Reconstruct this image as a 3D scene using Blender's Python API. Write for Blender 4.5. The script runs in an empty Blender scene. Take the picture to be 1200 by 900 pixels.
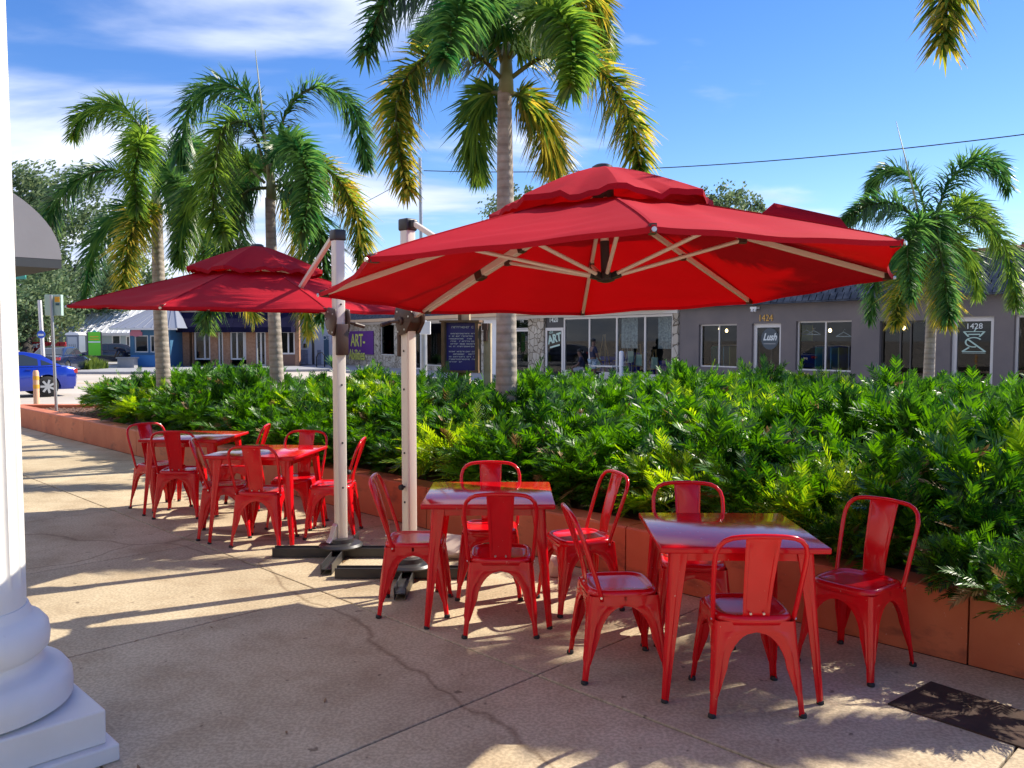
import bpy, bmesh, math, random
from math import sin, cos, tan, pi, radians, sqrt, atan2
from mathutils import Vector, Matrix, Quaternion
random.seed(7)
S = bpy.context.scene
COL = S.collection

# ------------------------------------------------------------------ camera
F_PX, CAM_H, PITCH = 980.0, 1.70, radians(3.04)
cam = bpy.data.cameras.new("camera"); cam_o = bpy.data.objects.new("camera", cam); COL.objects.link(cam_o)
cam.sensor_width = 36.0; cam.lens = 36.0 * F_PX / 1200.0
cam.clip_start = 0.05; cam.clip_end = 3000
cam_o.location = (0, 0, CAM_H); cam_o.rotation_euler = (pi / 2 - PITCH, 0, 0)
S.camera = cam_o

# ------------------------------------------------------------------ light
SUN_EL = radians(41.5); SUN_AZ = atan2(0.895, 0.446)
to_sun = Vector((sin(SUN_AZ) * cos(SUN_EL), cos(SUN_AZ) * cos(SUN_EL), sin(SUN_EL)))
sun = bpy.data.lights.new("sun", 'SUN'); sun.energy = 4.8; sun.angle = radians(0.5); sun.color = (1.0, 0.92, 0.78)
sun_o = bpy.data.objects.new("sun", sun); COL.objects.link(sun_o); sun_o.location = (20, 10, 20)
sun_o.rotation_euler = to_sun.to_track_quat('Z', 'Y').to_euler()
S.view_settings.view_transform = 'Standard'; S.view_settings.look = 'None'
S.view_settings.exposure = 0.80; S.view_settings.gamma = 1.0

W = bpy.data.worlds.new("World"); S.world = W; W.use_nodes = True
nt = W.node_tree; nt.nodes.clear()
def wn(t, **k):
    n = nt.nodes.new(t)
    for a, b in k.items(): setattr(n, a, b)
    return n
def lk(a, b): nt.links.new(a, b)
sky = wn('ShaderNodeTexSky', sky_type='NISHITA', sun_disc=False, sun_elevation=SUN_EL, sun_rotation=SUN_AZ,
         air_density=1.0, dust_density=0.1, ozone_density=3.0, altitude=0.0)
hs = wn('ShaderNodeHueSaturation'); hs.inputs['Hue'].default_value = 0.515; hs.inputs['Saturation'].default_value = 1.30; hs.inputs['Value'].default_value = 1.0
lk(sky.outputs[0], hs.inputs['Color'])
tc = wn('ShaderNodeTexCoord'); sep = wn('ShaderNodeSeparateXYZ'); lk(tc.outputs['Generated'], sep.inputs[0])
def wm(op, a, b=None, c=None, clamp=False):
    n = wn('ShaderNodeMath', operation=op); n.use_clamp = clamp
    for i, v in enumerate((a, b, c)):
        if v is None: continue
        if isinstance(v, (int, float)): n.inputs[i].default_value = v
        else: lk(v, n.inputs[i])
    return n.outputs[0]
zc = wm('MAXIMUM', sep.outputs[2], 0.0)
den = wm('ADD', zc, 0.12)
cx = wm('DIVIDE', sep.outputs[0], den); cy = wm('DIVIDE', sep.outputs[1], den)
cb = wn('ShaderNodeCombineXYZ'); lk(cx, cb.inputs[0]); lk(cy, cb.inputs[1])
n1 = wn('ShaderNodeTexNoise'); n1.inputs['Scale'].default_value = 0.8; n1.inputs['Detail'].default_value = 9
n1.inputs['Roughness'].default_value = 0.52; n1.inputs['Distortion'].default_value = 0.35
mp = wn('ShaderNodeMapping'); mp.inputs['Location'].default_value = (3.1, 1.7, 0); mp.inputs['Rotation'].default_value = (0, 0, 0.5)
mp.inputs['Scale'].default_value = (0.8, 1.5, 1)
lk(cb.outputs[0], mp.inputs[0]); lk(mp.outputs[0], n1.inputs['Vector'])
# more cloud to the left of the view and near the horizon, fewer to the right
leftw = wm('MULTIPLY', sep.outputs[0], -0.25)
loww = wm('MULTIPLY', wm('SUBTRACT', 0.25, zc), 0.92)
loww = wm('MAXIMUM', loww, -0.02)
v = wm('ADD', wm('ADD', n1.outputs[0], leftw), loww)
mr = wn('ShaderNodeMapRange', interpolation_type='SMOOTHSTEP'); lk(v, mr.inputs[0])
mr.inputs[1].default_value = 0.50; mr.inputs[2].default_value = 0.68; mr.inputs[3].default_value = 0; mr.inputs[4].default_value = 0.9
mix = wn('ShaderNodeMix', data_type='RGBA'); lk(mr.outputs[0], mix.inputs[0]); lk(hs.outputs[0], mix.inputs[6])
n2 = wn('ShaderNodeTexNoise'); n2.inputs['Scale'].default_value = 1.6; n2.inputs['Detail'].default_value = 4; lk(mp.outputs[0], n2.inputs['Vector'])
cr = wn('ShaderNodeValToRGB'); lk(n2.outputs[0], cr.inputs[0])
cr.color_ramp.elements[0].position = 0.35; cr.color_ramp.elements[0].color = (3.6, 4.2, 6.0, 1)
cr.color_ramp.elements[1].position = 0.62; cr.color_ramp.elements[1].color = (6.2, 6.6, 7.6, 1)
lk(cr.outputs[0], mix.inputs[7])
bg = wn('ShaderNodeBackground'); bg.inputs[1].default_value = 0.11; lk(mix.outputs[2], bg.inputs[0])
wo = wn('ShaderNodeOutputWorld'); lk(bg.outputs[0], wo.inputs[0])

# ------------------------------------------------------------------ helpers
def at(px, py, z=0.0):
    """point of the horizontal plane z seen at photograph pixel (px,py)"""
    dx, dz = (px - 600) / F_PX, -(py - 450) / F_PX
    d = Vector((dx, cos(PITCH) + dz * sin(PITCH), -sin(PITCH) + dz * cos(PITCH)))
    k = (z - CAM_H) / d.z
    return Vector((d.x * k, d.y * k, z))
def atd(px, py, dist):
    dx, dz = (px - 600) / F_PX, -(py - 450) / F_PX
    d = Vector((dx, cos(PITCH) + dz * sin(PITCH), -sin(PITCH) + dz * cos(PITCH)))
    k = dist / d.y
    return Vector((d.x * k, dist, CAM_H + d.z * k))
R2 = sqrt(0.5)
def sn(s, n, z=0.0):
    """patio frame: s runs along the planter wall (towards the lower right), n towards the hedge"""
    return Vector(((s + n) * R2, (n - s) * R2, z))

class MB:
    def __init__(self): self.v = []; self.f = []; self.m = []; self.mi = 0
    def add(self, vs, fs):
        o = len(self.v); self.v += [tuple(p) for p in vs]
        for f in fs: self.f.append(tuple(i + o for i in f)); self.m.append(self.mi)
    def box(self, c, s, rz=0.0, M=None):
        hx, hy, hz = s[0] / 2, s[1] / 2, s[2] / 2
        vs = [Vector((x, y, z)) for x in (-hx, hx) for y in (-hy, hy) for z in (-hz, hz)]
        if M is None: M = Matrix.Rotation(rz, 3, 'Z')
        vs = [M @ p + Vector(c) for p in vs]
        self.add(vs, [(0, 1, 3, 2), (4, 6, 7, 5), (0, 4, 5, 1), (2, 3, 7, 6), (0, 2, 6, 4), (1, 5, 7, 3)])
    def b2(self, x0, x1, y0, y1, z0, z1):
        self.box(((x0 + x1) / 2, (y0 + y1) / 2, (z0 + z1) / 2), (x1 - x0, y1 - y0, z1 - z0))
    def quad(self, a, b, c, d): self.add([a, b, c, d], [(0, 1, 2, 3)])
    def bar(self, a, b, w, h, up=(0, 0, 1)):
        a = Vector(a); b = Vector(b); d = (b - a).normalized(); up = Vector(up)
        s = d.cross(up)
        if s.length < 1e-4: s = Vector((1, 0, 0))
        s.normalize(); u = s.cross(d)
        vs = []
        for p in (a, b):
            for q in ((-1, -1), (1, -1), (1, 1), (-1, 1)): vs.append(p + s * q[0] * w / 2 + u * q[1] * h / 2)
        self.add(vs, [(0, 1, 2, 3), (7, 6, 5, 4), (0, 4, 5, 1), (1, 5, 6, 2), (2, 6, 7, 3), (3, 7, 4, 0)])
    def tube(self, pts, r, n=8, cap=True):
        pts = [Vector(p) for p in pts]; k = len(pts); rr = r if isinstance(r, (list, tuple)) else [r] * k
        t0 = (pts[1] - pts[0]).normalized(); nrm = t0.orthogonal().normalized(); rings = []
        for i in range(k):
            t = ((pts[min(i + 1, k - 1)] - pts[max(i - 1, 0)])).normalized()
            nrm = (nrm - t * nrm.dot(t)).normalized(); b = t.cross(nrm)
            rings.append([pts[i] + (nrm * cos(2 * pi * j / n) + b * sin(2 * pi * j / n)) * rr[i] for j in range(n)])
        vs = [p for q in rings for p in q]; fs = []
        for i in range(k - 1):
            for j in range(n): fs.append((i * n + j, i * n + (j + 1) % n, (i + 1) * n + (j + 1) % n, (i + 1) * n + j))
        if cap: fs.append(tuple(range(n - 1, -1, -1))); fs.append(tuple((k - 1) * n + j for j in range(n)))
        self.add(vs, fs)
    def lathe(self, prof, n=24, c=(0, 0, 0), fn=None):
        vs = []; k = len(prof); c = Vector(c)
        for r, z in prof:
            for j in range(n):
                a = 2 * pi * j / n; q = r * (fn(a, z) if fn else 1)
                vs.append(c + Vector((q * cos(a), q * sin(a), z)))
        fs = [(i * n + j, i * n + (j + 1) % n, (i + 1) * n + (j + 1) % n, (i + 1) * n + j) for i in range(k - 1) for j in range(n)]
        fs.append(tuple(range(n - 1, -1, -1))); fs.append(tuple((k - 1) * n + j for j in range(n)))
        self.add(vs, fs)
    def prism(self, poly, y0, y1, ax='XZ', c=(0, 0, 0)):
        """extrude a 2d polygon; ax XZ: extruded along y, YZ: along x, XY: along z"""
        n = len(poly); vs = []; c = Vector(c)
        for t in (y0, y1):
            for a, b in poly:
                vs.append(c + Vector({'XZ': (a, t, b), 'YZ': (t, a, b), 'XY': (a, b, t)}[ax]))
        fs = [tuple(range(n)), tuple(range(2 * n - 1, n - 1, -1))] + [(i, i + n, (i + 1) % n + n, (i + 1) % n) for i in range(n)]
        self.add(vs, fs)
    def build(self, name, mats, parent=None, smooth=False, bevel=0, seg=2, loc=None, rz=None, fixn=True, smooth_angle=None):
        me = bpy.data.meshes.new(name); me.from_pydata(self.v, [], self.f)
        if not isinstance(mats, (list, tuple)): mats = [mats]
        for m in mats: me.materials.append(m)
        if any(self.m): me.polygons.foreach_set('material_index', self.m)
        if fixn or bevel:
            bm = bmesh.new(); bm.from_mesh(me)
            if fixn: bmesh.ops.recalc_face_normals(bm, faces=bm.faces)
            if bevel:
                es = [e for e in bm.edges if len(e.link_faces) == 2 and e.calc_face_angle(0) > 0.5]
                bmesh.ops.bevel(bm, geom=es, offset=bevel, segments=seg, affect='EDGES', profile=0.5, clamp_overlap=True)
            bm.to_mesh(me); bm.free()
        if smooth or smooth_angle:
            me.polygons.foreach_set('use_smooth', [True] * len(me.polygons))
            if smooth_angle: me.set_sharp_from_angle(angle=radians(smooth_angle))
        me.update()
        o = bpy.data.objects.new(name, me); COL.objects.link(o)
        if parent is not None: o.parent = parent
        if loc is not None: o.location = loc
        if rz is not None: o.rotation_euler.z = rz
        return o

def bake(o):
    """turn the object's modifiers into plain mesh data"""
    bpy.context.view_layer.update()
    dg = bpy.context.evaluated_depsgraph_get()
    me = bpy.data.meshes.new_from_object(o.evaluated_get(dg)); o.modifiers.clear(); o.data = me
    return o
def thing(name, label, cat, loc=(0, 0, 0), rz=0.0, group=None):
    o = bpy.data.objects.new(name, None); COL.objects.link(o); o.empty_display_size = 0.2
    o.location = loc; o.rotation_euler = (0, 0, rz)
    return tag(o, label, cat, group)
def tag(o, label=None, cat=None, group=None, kind=None):
    if label: o['label'] = label
    if cat: o['category'] = cat
    if group: o['group'] = group
    if kind: o['kind'] = kind
    return o
def dup(root, loc=None, rz=None, label=None, group=None):
    r = root.copy(); COL.objects.link(r)
    if loc is not None: r.location = loc
    if rz is not None: r.rotation_euler.z = rz
    if label: r['label'] = label
    if group: r['group'] = group
    for ch in list(root.children):
        c = ch.copy(); COL.objects.link(c); c.parent = r
        for g in list(ch.children):
            d = g.copy(); COL.objects.link(d); d.parent = c
    return r

# ------------------------------------------------------------------ materials
def mat(name, color, rough=0.6, metal=0.0, var=0.0, vscale=4.0, var2=None, bump=0.0, bscale=40.0, coat=0.0, emit=None, spec=0.5, coords='Object', rnd=0.0, detail=6):
    m = bpy.data.materials.new(name); m.use_nodes = True; t = m.node_tree; p = t.nodes['Principled BSDF']
    p.inputs['Base Color'].default_value = (*color, 1); p.inputs['Roughness'].default_value = rough; p.inputs['Metallic'].default_value = metal
    p.inputs['Coat Weight'].default_value = coat; p.inputs['Coat Roughness'].default_value = 0.05; p.inputs['Specular IOR Level'].default_value = spec
    tcn = t.nodes.new('ShaderNodeTexCoord'); src = tcn.outputs[coords]
    last = None
    if var or var2:
        n = t.nodes.new('ShaderNodeTexNoise'); n.inputs['Scale'].default_value = vscale; n.inputs['Detail'].default_value = detail; t.links.new(src, n.inputs['Vector'])
        r = t.nodes.new('ShaderNodeValToRGB'); t.links.new(n.outputs[0], r.inputs[0])
        c2 = var2 if var2 else tuple(min(1, c * (1 + var)) for c in color)
        c1 = color if var2 else tuple(c * (1 - var) for c in color)
        r.color_ramp.elements[0].position = 0.32; r.color_ramp.elements[1].position = 0.68
        r.color_ramp.elements[0].color = (*c1, 1); r.color_ramp.elements[1].color = (*c2, 1); last = r.outputs[0]
    if rnd:
        oi = t.nodes.new('ShaderNodeObjectInfo'); h = t.nodes.new('ShaderNodeHueSaturation')
        mrn = t.nodes.new('ShaderNodeMapRange'); t.links.new(oi.outputs['Random'], mrn.inputs[0]); mrn.inputs[3].default_value = 1 - rnd; mrn.inputs[4].default_value = 1 + rnd
        t.links.new(mrn.outputs[0], h.inputs['Value'])
        if last: t.links.new(last, h.inputs['Color'])
        else: h.inputs['Color'].default_value = (*color, 1)
        last = h.outputs[0]
    if last: t.links.new(last, p.inputs['Base Color'])
    if bump:
        n = t.nodes.new('ShaderNodeTexNoise'); n.inputs['Scale'].default_value = bscale; n.inputs['Detail'].default_value = 5; t.links.new(src, n.inputs['Vector'])
        b = t.nodes.new('ShaderNodeBump'); b.inputs['Strength'].default_value = bump; b.inputs['Distance'].default_value = 0.01
        t.links.new(n.outputs[0], b.inputs['Height']); t.links.new(b.outputs[0], p.inputs['Normal'])
    if emit: p.inputs['Emission Color'].default_value = (*emit[:3], 1); p.inputs['Emission Strength'].default_value = emit[3]
    return m
def leafmat(name, c1, c2, trans=0.4, rough=0.35, tcol=None, vscale=3.0):
    m = bpy.data.materials.new(name); m.use_nodes = True; t = m.node_tree; p = t.nodes['Principled BSDF']; out = t.nodes['Material Output']
    p.inputs['Roughness'].default_value = rough + .08; p.inputs['Specular IOR Level'].default_value = 0.4
    geo = t.nodes.new('ShaderNodeNewGeometry'); n = t.nodes.new('ShaderNodeTexNoise'); n.inputs['Scale'].default_value = vscale; n.inputs['Detail'].default_value = 3
    t.links.new(geo.outputs['Position'], n.inputs['Vector'])
    a = t.nodes.new('ShaderNodeMath'); a.operation = 'MULTIPLY_ADD'; t.links.new(geo.outputs['Random Per Island'], a.inputs[0]); a.inputs[1].default_value = 0.5
    t.links.new(n.outputs[0], a.inputs[2]); s = t.nodes.new('ShaderNodeMath'); s.operation = 'SUBTRACT'; t.links.new(a.outputs[0], s.inputs[0]); s.inputs[1].default_value = 0.25
    r = t.nodes.new('ShaderNodeValToRGB'); t.links.new(s.outputs[0], r.inputs[0])
    r.color_ramp.elements[0].position = 0.3; r.color_ramp.elements[1].position = 0.75; r.color_ramp.elements[0].color = (*c1, 1); r.color_ramp.elements[1].color = (*c2, 1)
    t.links.new(r.outputs[0], p.inputs['Base Color'])
    tr = t.nodes.new('ShaderNodeBsdfTranslucent'); mx = t.nodes.new('ShaderNodeMixShader'); mx.inputs[0].default_value = trans
    hsn = t.nodes.new('ShaderNodeHueSaturation'); hsn.inputs['Value'].default_value = 1.9; hsn.inputs['Saturation'].default_value = 1.05; hsn.inputs['Hue'].default_value = 0.485
    t.links.new(r.outputs[0], hsn.inputs['Color']); t.links.new(hsn.outputs[0], tr.inputs[0])
    t.links.new(p.outputs[0], mx.inputs[1]); t.links.new(tr.outputs[0], mx.inputs[2]); t.links.new(mx.outputs[0], out.inputs[0])
    return m
def glassmat(name, tint=(0.75, 0.82, 0.85), refl=0.10):
    m = bpy.data.materials.new(name); m.use_nodes = True; t = m.node_tree; out = t.nodes['Material Output']; t.nodes.remove(t.nodes['Principled BSDF'])
    tr = t.nodes.new('ShaderNodeBsdfTransparent'); tr.inputs[0].default_value = (*tint, 1); g = t.nodes.new('ShaderNodeBsdfGlossy'); g.inputs['Roughness'].default_value = 0.01
    fr = t.nodes.new('ShaderNodeFresnel'); fr.inputs[0].default_value = 1.35; a = t.nodes.new('ShaderNodeMath'); a.operation = 'ADD'; a.use_clamp = True; a.inputs[1].default_value = refl
    t.links.new(fr.outputs[0], a.inputs[0]); mx = t.nodes.new('ShaderNodeMixShader'); t.links.new(a.outputs[0], mx.inputs[0]); t.links.new(tr.outputs[0], mx.inputs[1]); t.links.new(g.outputs[0], mx.inputs[2])
    t.links.new(mx.outputs[0], out.inputs[0]); return m

def concrete():
    m = mat('concrete_slab', (0.5, 0.42, 0.33), 0.85, rnd=0.05, coords='Object'); t = m.node_tree; p = t.nodes['Principled BSDF']
    geo = t.nodes.new('ShaderNodeNewGeometry')
    def noise(sc, det, ro=0.55):
        n = t.nodes.new('ShaderNodeTexNoise'); n.inputs['Scale'].default_value = sc; n.inputs['Detail'].default_value = det; n.inputs['Roughness'].default_value = ro
        t.links.new(geo.outputs['Position'], n.inputs['Vector']); return n.outputs[0]
    def ramp(src, p0, c0, p1, c1):
        r = t.nodes.new('ShaderNodeValToRGB'); t.links.new(src, r.inputs[0]); r.color_ramp.elements[0].position = p0; r.color_ramp.elements[1].position = p1
        r.color_ramp.elements[0].color = (*c0, 1); r.color_ramp.elements[1].color = (*c1, 1); return r.outputs[0]
    base = ramp(noise(0.8, 8), 0.3, (0.42, 0.335, 0.215), 0.72, (0.62, 0.52, 0.355))
    stain = ramp(noise(2.6, 10, 0.65), 0.36, (0.82, 0.78, 0.74), 0.56, (1, 1, 1))
    speck = ramp(noise(60, 3), 0.42, (0.80, 0.78, 0.76), 0.6, (1.08, 1.07, 1.05))
    spots = ramp(noise(14, 2), 0.26, (0.45, 0.42, 0.40), 0.31, (1, 1, 1))
    def mul(a, b):
        mm = t.nodes.new('ShaderNodeMix'); mm.data_type = 'RGBA'; mm.blend_type = 'MULTIPLY'; mm.inputs[0].default_value = 1; t.links.new(a, mm.inputs[6]); t.links.new(b, mm.inputs[7]); return mm.outputs[2]
    c = mul(mul(mul(base, stain), speck), spots)
    h = [n for n in t.nodes if n.type == 'HUE_SAT'][0]; t.links.new(c, h.inputs['Color'])
    # hairline cracks
    nz = t.nodes.new('ShaderNodeTexNoise'); nz.inputs['Scale'].default_value = 0.9; nz.inputs['Detail'].default_value = 6; t.links.new(geo.outputs['Position'], nz.inputs['Vector'])
    vm = t.nodes.new('ShaderNodeVectorMath'); vm.operation = 'MULTIPLY_ADD'; t.links.new(nz.outputs[1], vm.inputs[0]); vm.inputs[1].default_value = (0.7, 0.7, 0.0); t.links.new(geo.outputs['Position'], vm.inputs[2])
    vo = t.nodes.new('ShaderNodeTexVoronoi'); vo.feature = 'DISTANCE_TO_EDGE'; vo.inputs['Scale'].default_value = 0.21; t.links.new(vm.outputs[0], vo.inputs['Vector'])
    ck = ramp(vo.outputs[0], 0.0002, (0.6, 0.55, 0.51), 0.0009, (1, 1, 1))
    t.links.new(mul(h.outputs[0], ck), p.inputs['Base Color'])
    b = t.nodes.new('ShaderNodeBump'); b.inputs['Strength'].default_value = 0.16; b.inputs['Distance'].default_value = 0.004; t.links.new(noise(90, 4), b.inputs['Height']); t.links.new(b.outputs[0], p.inputs['Normal'])
    return m

def woodgrain(name, c1, c2):
    return mat(name, c1, 0.7, var2=c2, vscale=6, bump=0.3, bscale=30)
M = dict(
    red=mat('red_paint', (0.62, 0.003, 0.008), 0.20, var2=(0.72, 0.005, 0.012), vscale=5, coat=0.12, bump=0.03, bscale=25, spec=0.42),
    redtop=mat('red_table_paint', (0.56, 0.004, 0.010), 0.10, var2=(0.64, 0.008, 0.016), vscale=3, bump=0.012, bscale=9, spec=0.34),
    rubber=mat('black_rubber', (0.012, 0.012, 0.013), 0.6),
    canvas=mat('red_canvas', (0.46, 0.008, 0.022), 0.8, var=0.07, vscale=2.0, bump=0.14, bscale=16, spec=0.15),
    champagne=mat('champagne_aluminium', (0.74, 0.66, 0.58), 0.38, metal=0.10, bump=0.03, bscale=60),
    darkgrey=mat('dark_grey_steel', (0.045, 0.043, 0.045), 0.4, metal=0.3),
    brown=mat('brown_plastic', (0.060, 0.030, 0.022), 0.38),
    bolt=mat('steel_bolt', (0.7, 0.7, 0.68), 0.3, metal=0.9),
    silver=mat('silver_bracket', (0.62, 0.62, 0.63), 0.35, metal=0.8),
    terra=mat('terracotta_wall_paint', (0.47, 0.12, 0.048), 0.62, var2=(0.58, 0.18, 0.08), vscale=2.5, bump=0.18, bscale=18, rnd=0.05, coords='Object'),
    soil=mat('mulch', (0.06, 0.030, 0.018), 0.95, var2=(0.17, 0.085, 0.055), vscale=30, bump=0.8, bscale=40),
    conc=concrete(),
    jointm=mat('joint_dirt', (0.05, 0.035, 0.028), 0.95),
    road=mat('pale_asphalt', (0.40, 0.35, 0.29), 0.9, var2=(0.52, 0.46, 0.39), vscale=0.35, bump=0.2, bscale=50),
    kerb=mat('kerb_concrete', (0.30, 0.30, 0.31), 0.85, var=0.12, vscale=2),
    yellow=mat('yellow_road_paint', (0.75, 0.42, 0.10), 0.8, var=0.2, vscale=9),
    white=mat('white_paint', (0.80, 0.80, 0.80), 0.55, var=0.03, vscale=3, bump=0.05, bscale=20),
    colw=mat('white_column_paint', (0.84, 0.82, 0.77), 0.5, var2=(0.74, 0.72, 0.67), vscale=2.5, bump=0.10, bscale=22),
    hatch=mat('rusty_steel_plate', (0.045, 0.030, 0.024), 0.9, var2=(0.080, 0.050, 0.038), vscale=7, bump=0.3, bscale=45, spec=0.15),
    trunk=mat('grey_palm_trunk', (0.30, 0.25, 0.21), 0.85, var2=(0.46, 0.40, 0.34), vscale=9, bump=0.25, bscale=45),
    crownshaft=mat('palm_crownshaft', (0.16, 0.20, 0.09), 0.5, var2=(0.30, 0.32, 0.18), vscale=5),
    rachis=mat('palm_stalk', (0.12, 0.14, 0.04), 0.6),
    pg=leafmat('palm_leaf_green', (0.035, 0.11, 0.020), (0.17, 0.28, 0.035), 0.5, 0.33),
    pd=leafmat('palm_leaf_dark', (0.020, 0.088, 0.028), (0.10, 0.22, 0.045), 0.46, 0.3),
    py=leafmat('palm_leaf_yellow', (0.16, 0.20, 0.022), (0.55, 0.44, 0.06), 0.5, 0.35),
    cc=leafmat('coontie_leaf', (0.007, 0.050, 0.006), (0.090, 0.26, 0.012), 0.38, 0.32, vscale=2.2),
    cc2=leafmat('coontie_leaf_pale', (0.05, 0.16, 0.010), (0.30, 0.44, 0.024), 0.50, 0.30, vscale=2.2),  # brighter copy of the coontie leaf, used mainly as painted sunlight on the right
    dead=leafmat('dead_leaf', (0.16, 0.09, 0.03), (0.38, 0.27, 0.12), 0.2, 0.6),
    stem=mat('stem_green', (0.05, 0.07, 0.02), 0.7),
    oak=leafmat('oak_leaf', (0.055, 0.11, 0.050), (0.18, 0.24, 0.11), 0.3, 0.5),
    bark=mat('dark_bark', (0.05, 0.042, 0.036), 0.9, bump=0.5, bscale=12),
    glass=glassmat('shop_glass', (0.60, 0.70, 0.72), 0.015),
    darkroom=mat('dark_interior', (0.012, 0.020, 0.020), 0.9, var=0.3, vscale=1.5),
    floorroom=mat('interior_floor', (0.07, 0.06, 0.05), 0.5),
    stucco=mat('mauve_grey_stucco', (0.145, 0.128, 0.126), 0.9, var2=(0.19, 0.160, 0.152), vscale=0.9, bump=0.25, bscale=30),
    slate=mat('blue_grey_shingle', (0.030, 0.038, 0.058), 0.85, var2=(0.085, 0.10, 0.13), vscale=4.5, bump=0.4, bscale=30, rnd=0.35, spec=0.2),
    fascia=mat('tan_fascia', (0.55, 0.38, 0.24), 0.6, var=0.06, vscale=2),
    metalw=mat('pale_window_frame', (0.66, 0.63, 0.60), 0.45),
    purple=mat('purple_sign_board', (0.105, 0.020, 0.21), 0.6),
    lime=mat('yellow_green_lettering', (0.60, 0.66, 0.13), 0.6),
    gold=mat('gold_numerals', (0.52, 0.30, 0.07), 0.4, metal=0.4),
    whitelet=mat('white_lettering', (0.75, 0.80, 0.78), 0.6),
    mint=mat('mint_lettering', (0.45, 0.62, 0.55), 0.6),
    navy=mat('navy_awning_fabric', (0.010, 0.009, 0.030), 0.9, var=0.2, vscale=2, spec=0.08),
    brick=mat('orange_brick', (0.32, 0.155, 0.085), 0.85, var2=(0.45, 0.25, 0.15), vscale=8),
    paleblue=mat('pale_blue_render', (0.42, 0.52, 0.56), 0.8, var=0.05, vscale=1),
    wblue=mat('white_blue_render', (0.62, 0.66, 0.72), 0.8, var=0.04, vscale=1),
    kiosk=mat('blue_kiosk_paint', (0.045, 0.14, 0.25), 0.6),
    roofm=mat('white_metal_roof', (0.66, 0.68, 0.74), 0.45, var=0.05, vscale=1),
    roofg=mat('grey_metal_roof', (0.20, 0.22, 0.28), 0.45),
    wood=woodgrain('weathered_wood', (0.12, 0.062, 0.030), (0.22, 0.12, 0.06)),
    palewood=woodgrain('pale_timber_post', (0.42, 0.32, 0.19), (0.58, 0.46, 0.30)),
    navyboard=mat('navy_notice_panel', (0.030, 0.026, 0.21), 0.5),
    easel=mat('easel_pine', (0.45, 0.25, 0.09), 0.6),
    drape=mat('blue_violet_cloth', (0.05, 0.035, 0.30), 0.8),
    card=mat('pale_green_card', (0.50, 0.62, 0.52), 0.7),
    panelw=mat('shimmer_white_panel', (0.75, 0.75, 0.75), 0.4, var2=(0.28, 0.28, 0.30), vscale=14, bump=0.6, bscale=20),
    carblue=mat('blue_car_paint', (0.008, 0.035, 0.36), 0.22, metal=0.3, coat=1.0),
    cardark=mat('dark_navy_car_paint', (0.012, 0.018, 0.05), 0.25, metal=0.3, coat=1.0),
    cargrey=mat('grey_car_paint', (0.05, 0.05, 0.055), 0.25, metal=0.4, coat=1.0),
    carglass=mat('car_glass', (0.03, 0.04, 0.05), 0.06, coat=0.5),
    tyre=mat('tyre_rubber', (0.012, 0.012, 0.012), 0.8),
    rim=mat('alloy_rim', (0.55, 0.56, 0.58), 0.3, metal=0.8),
    tail=mat('red_tail_lamp', (0.5, 0.01, 0.01), 0.2, coat=1.0),
    dumpster=mat('red_skip_paint', (0.36, 0.012, 0.020), 0.55, var=0.12, vscale=2),
    steel=mat('galvanised_pole', (0.42, 0.43, 0.45), 0.45, metal=0.5, var=0.08, vscale=5),
    signgreen=mat('pale_green_sign_back', (0.42, 0.58, 0.50), 0.5),
    teal=mat('teal_sign', (0.10, 0.50, 0.42), 0.5),
    amber=mat('amber_sticker', (0.75, 0.38, 0.03), 0.6),
    signblue=mat('blue_sign', (0.02, 0.10, 0.55), 0.4),
    limesign=mat('bright_green_sign', (0.14, 0.62, 0.02), 0.5),
    bollard=mat('peach_bollard', (0.72, 0.42, 0.26), 0.6),
    awngrey=mat('grey_awning_canvas', (0.30, 0.30, 0.32), 0.8, var=0.05, vscale=2, bump=0.1, bscale=12),
    skin=mat('brown_skin', (0.10, 0.045, 0.028), 0.5), hair=mat('black_hair', (0.008, 0.007, 0.007), 0.7),
    shirt=mat('navy_shirt', (0.010, 0.012, 0.040), 0.85), shorts=mat('grey_shorts', (0.30, 0.32, 0.36), 0.85),
    pshorts=mat('patterned_shorts', (0.05, 0.10, 0.16), 0.85, var2=(0.45, 0.55, 0.60), vscale=30), sock=mat('white_sock', (0.8, 0.8, 0.8), 0.8),
    bag=mat('crumpled_cream_bag', (0.56, 0.45, 0.37), 0.55, var=0.06, vscale=5, bump=0.3, bscale=10),
    lamp=mat('warm_bulb', (1, 0.7, 0.35), 0.5, emit=(1.0, 0.62, 0.25, 9.0)),
    grass=leafmat('verge_grass', (0.05, 0.10, 0.015), (0.20, 0.27, 0.04), 0.3, 0.6),
    seam=mat('dark_red_seam', (0.20, 0.005, 0.012), 0.8),
)

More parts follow.
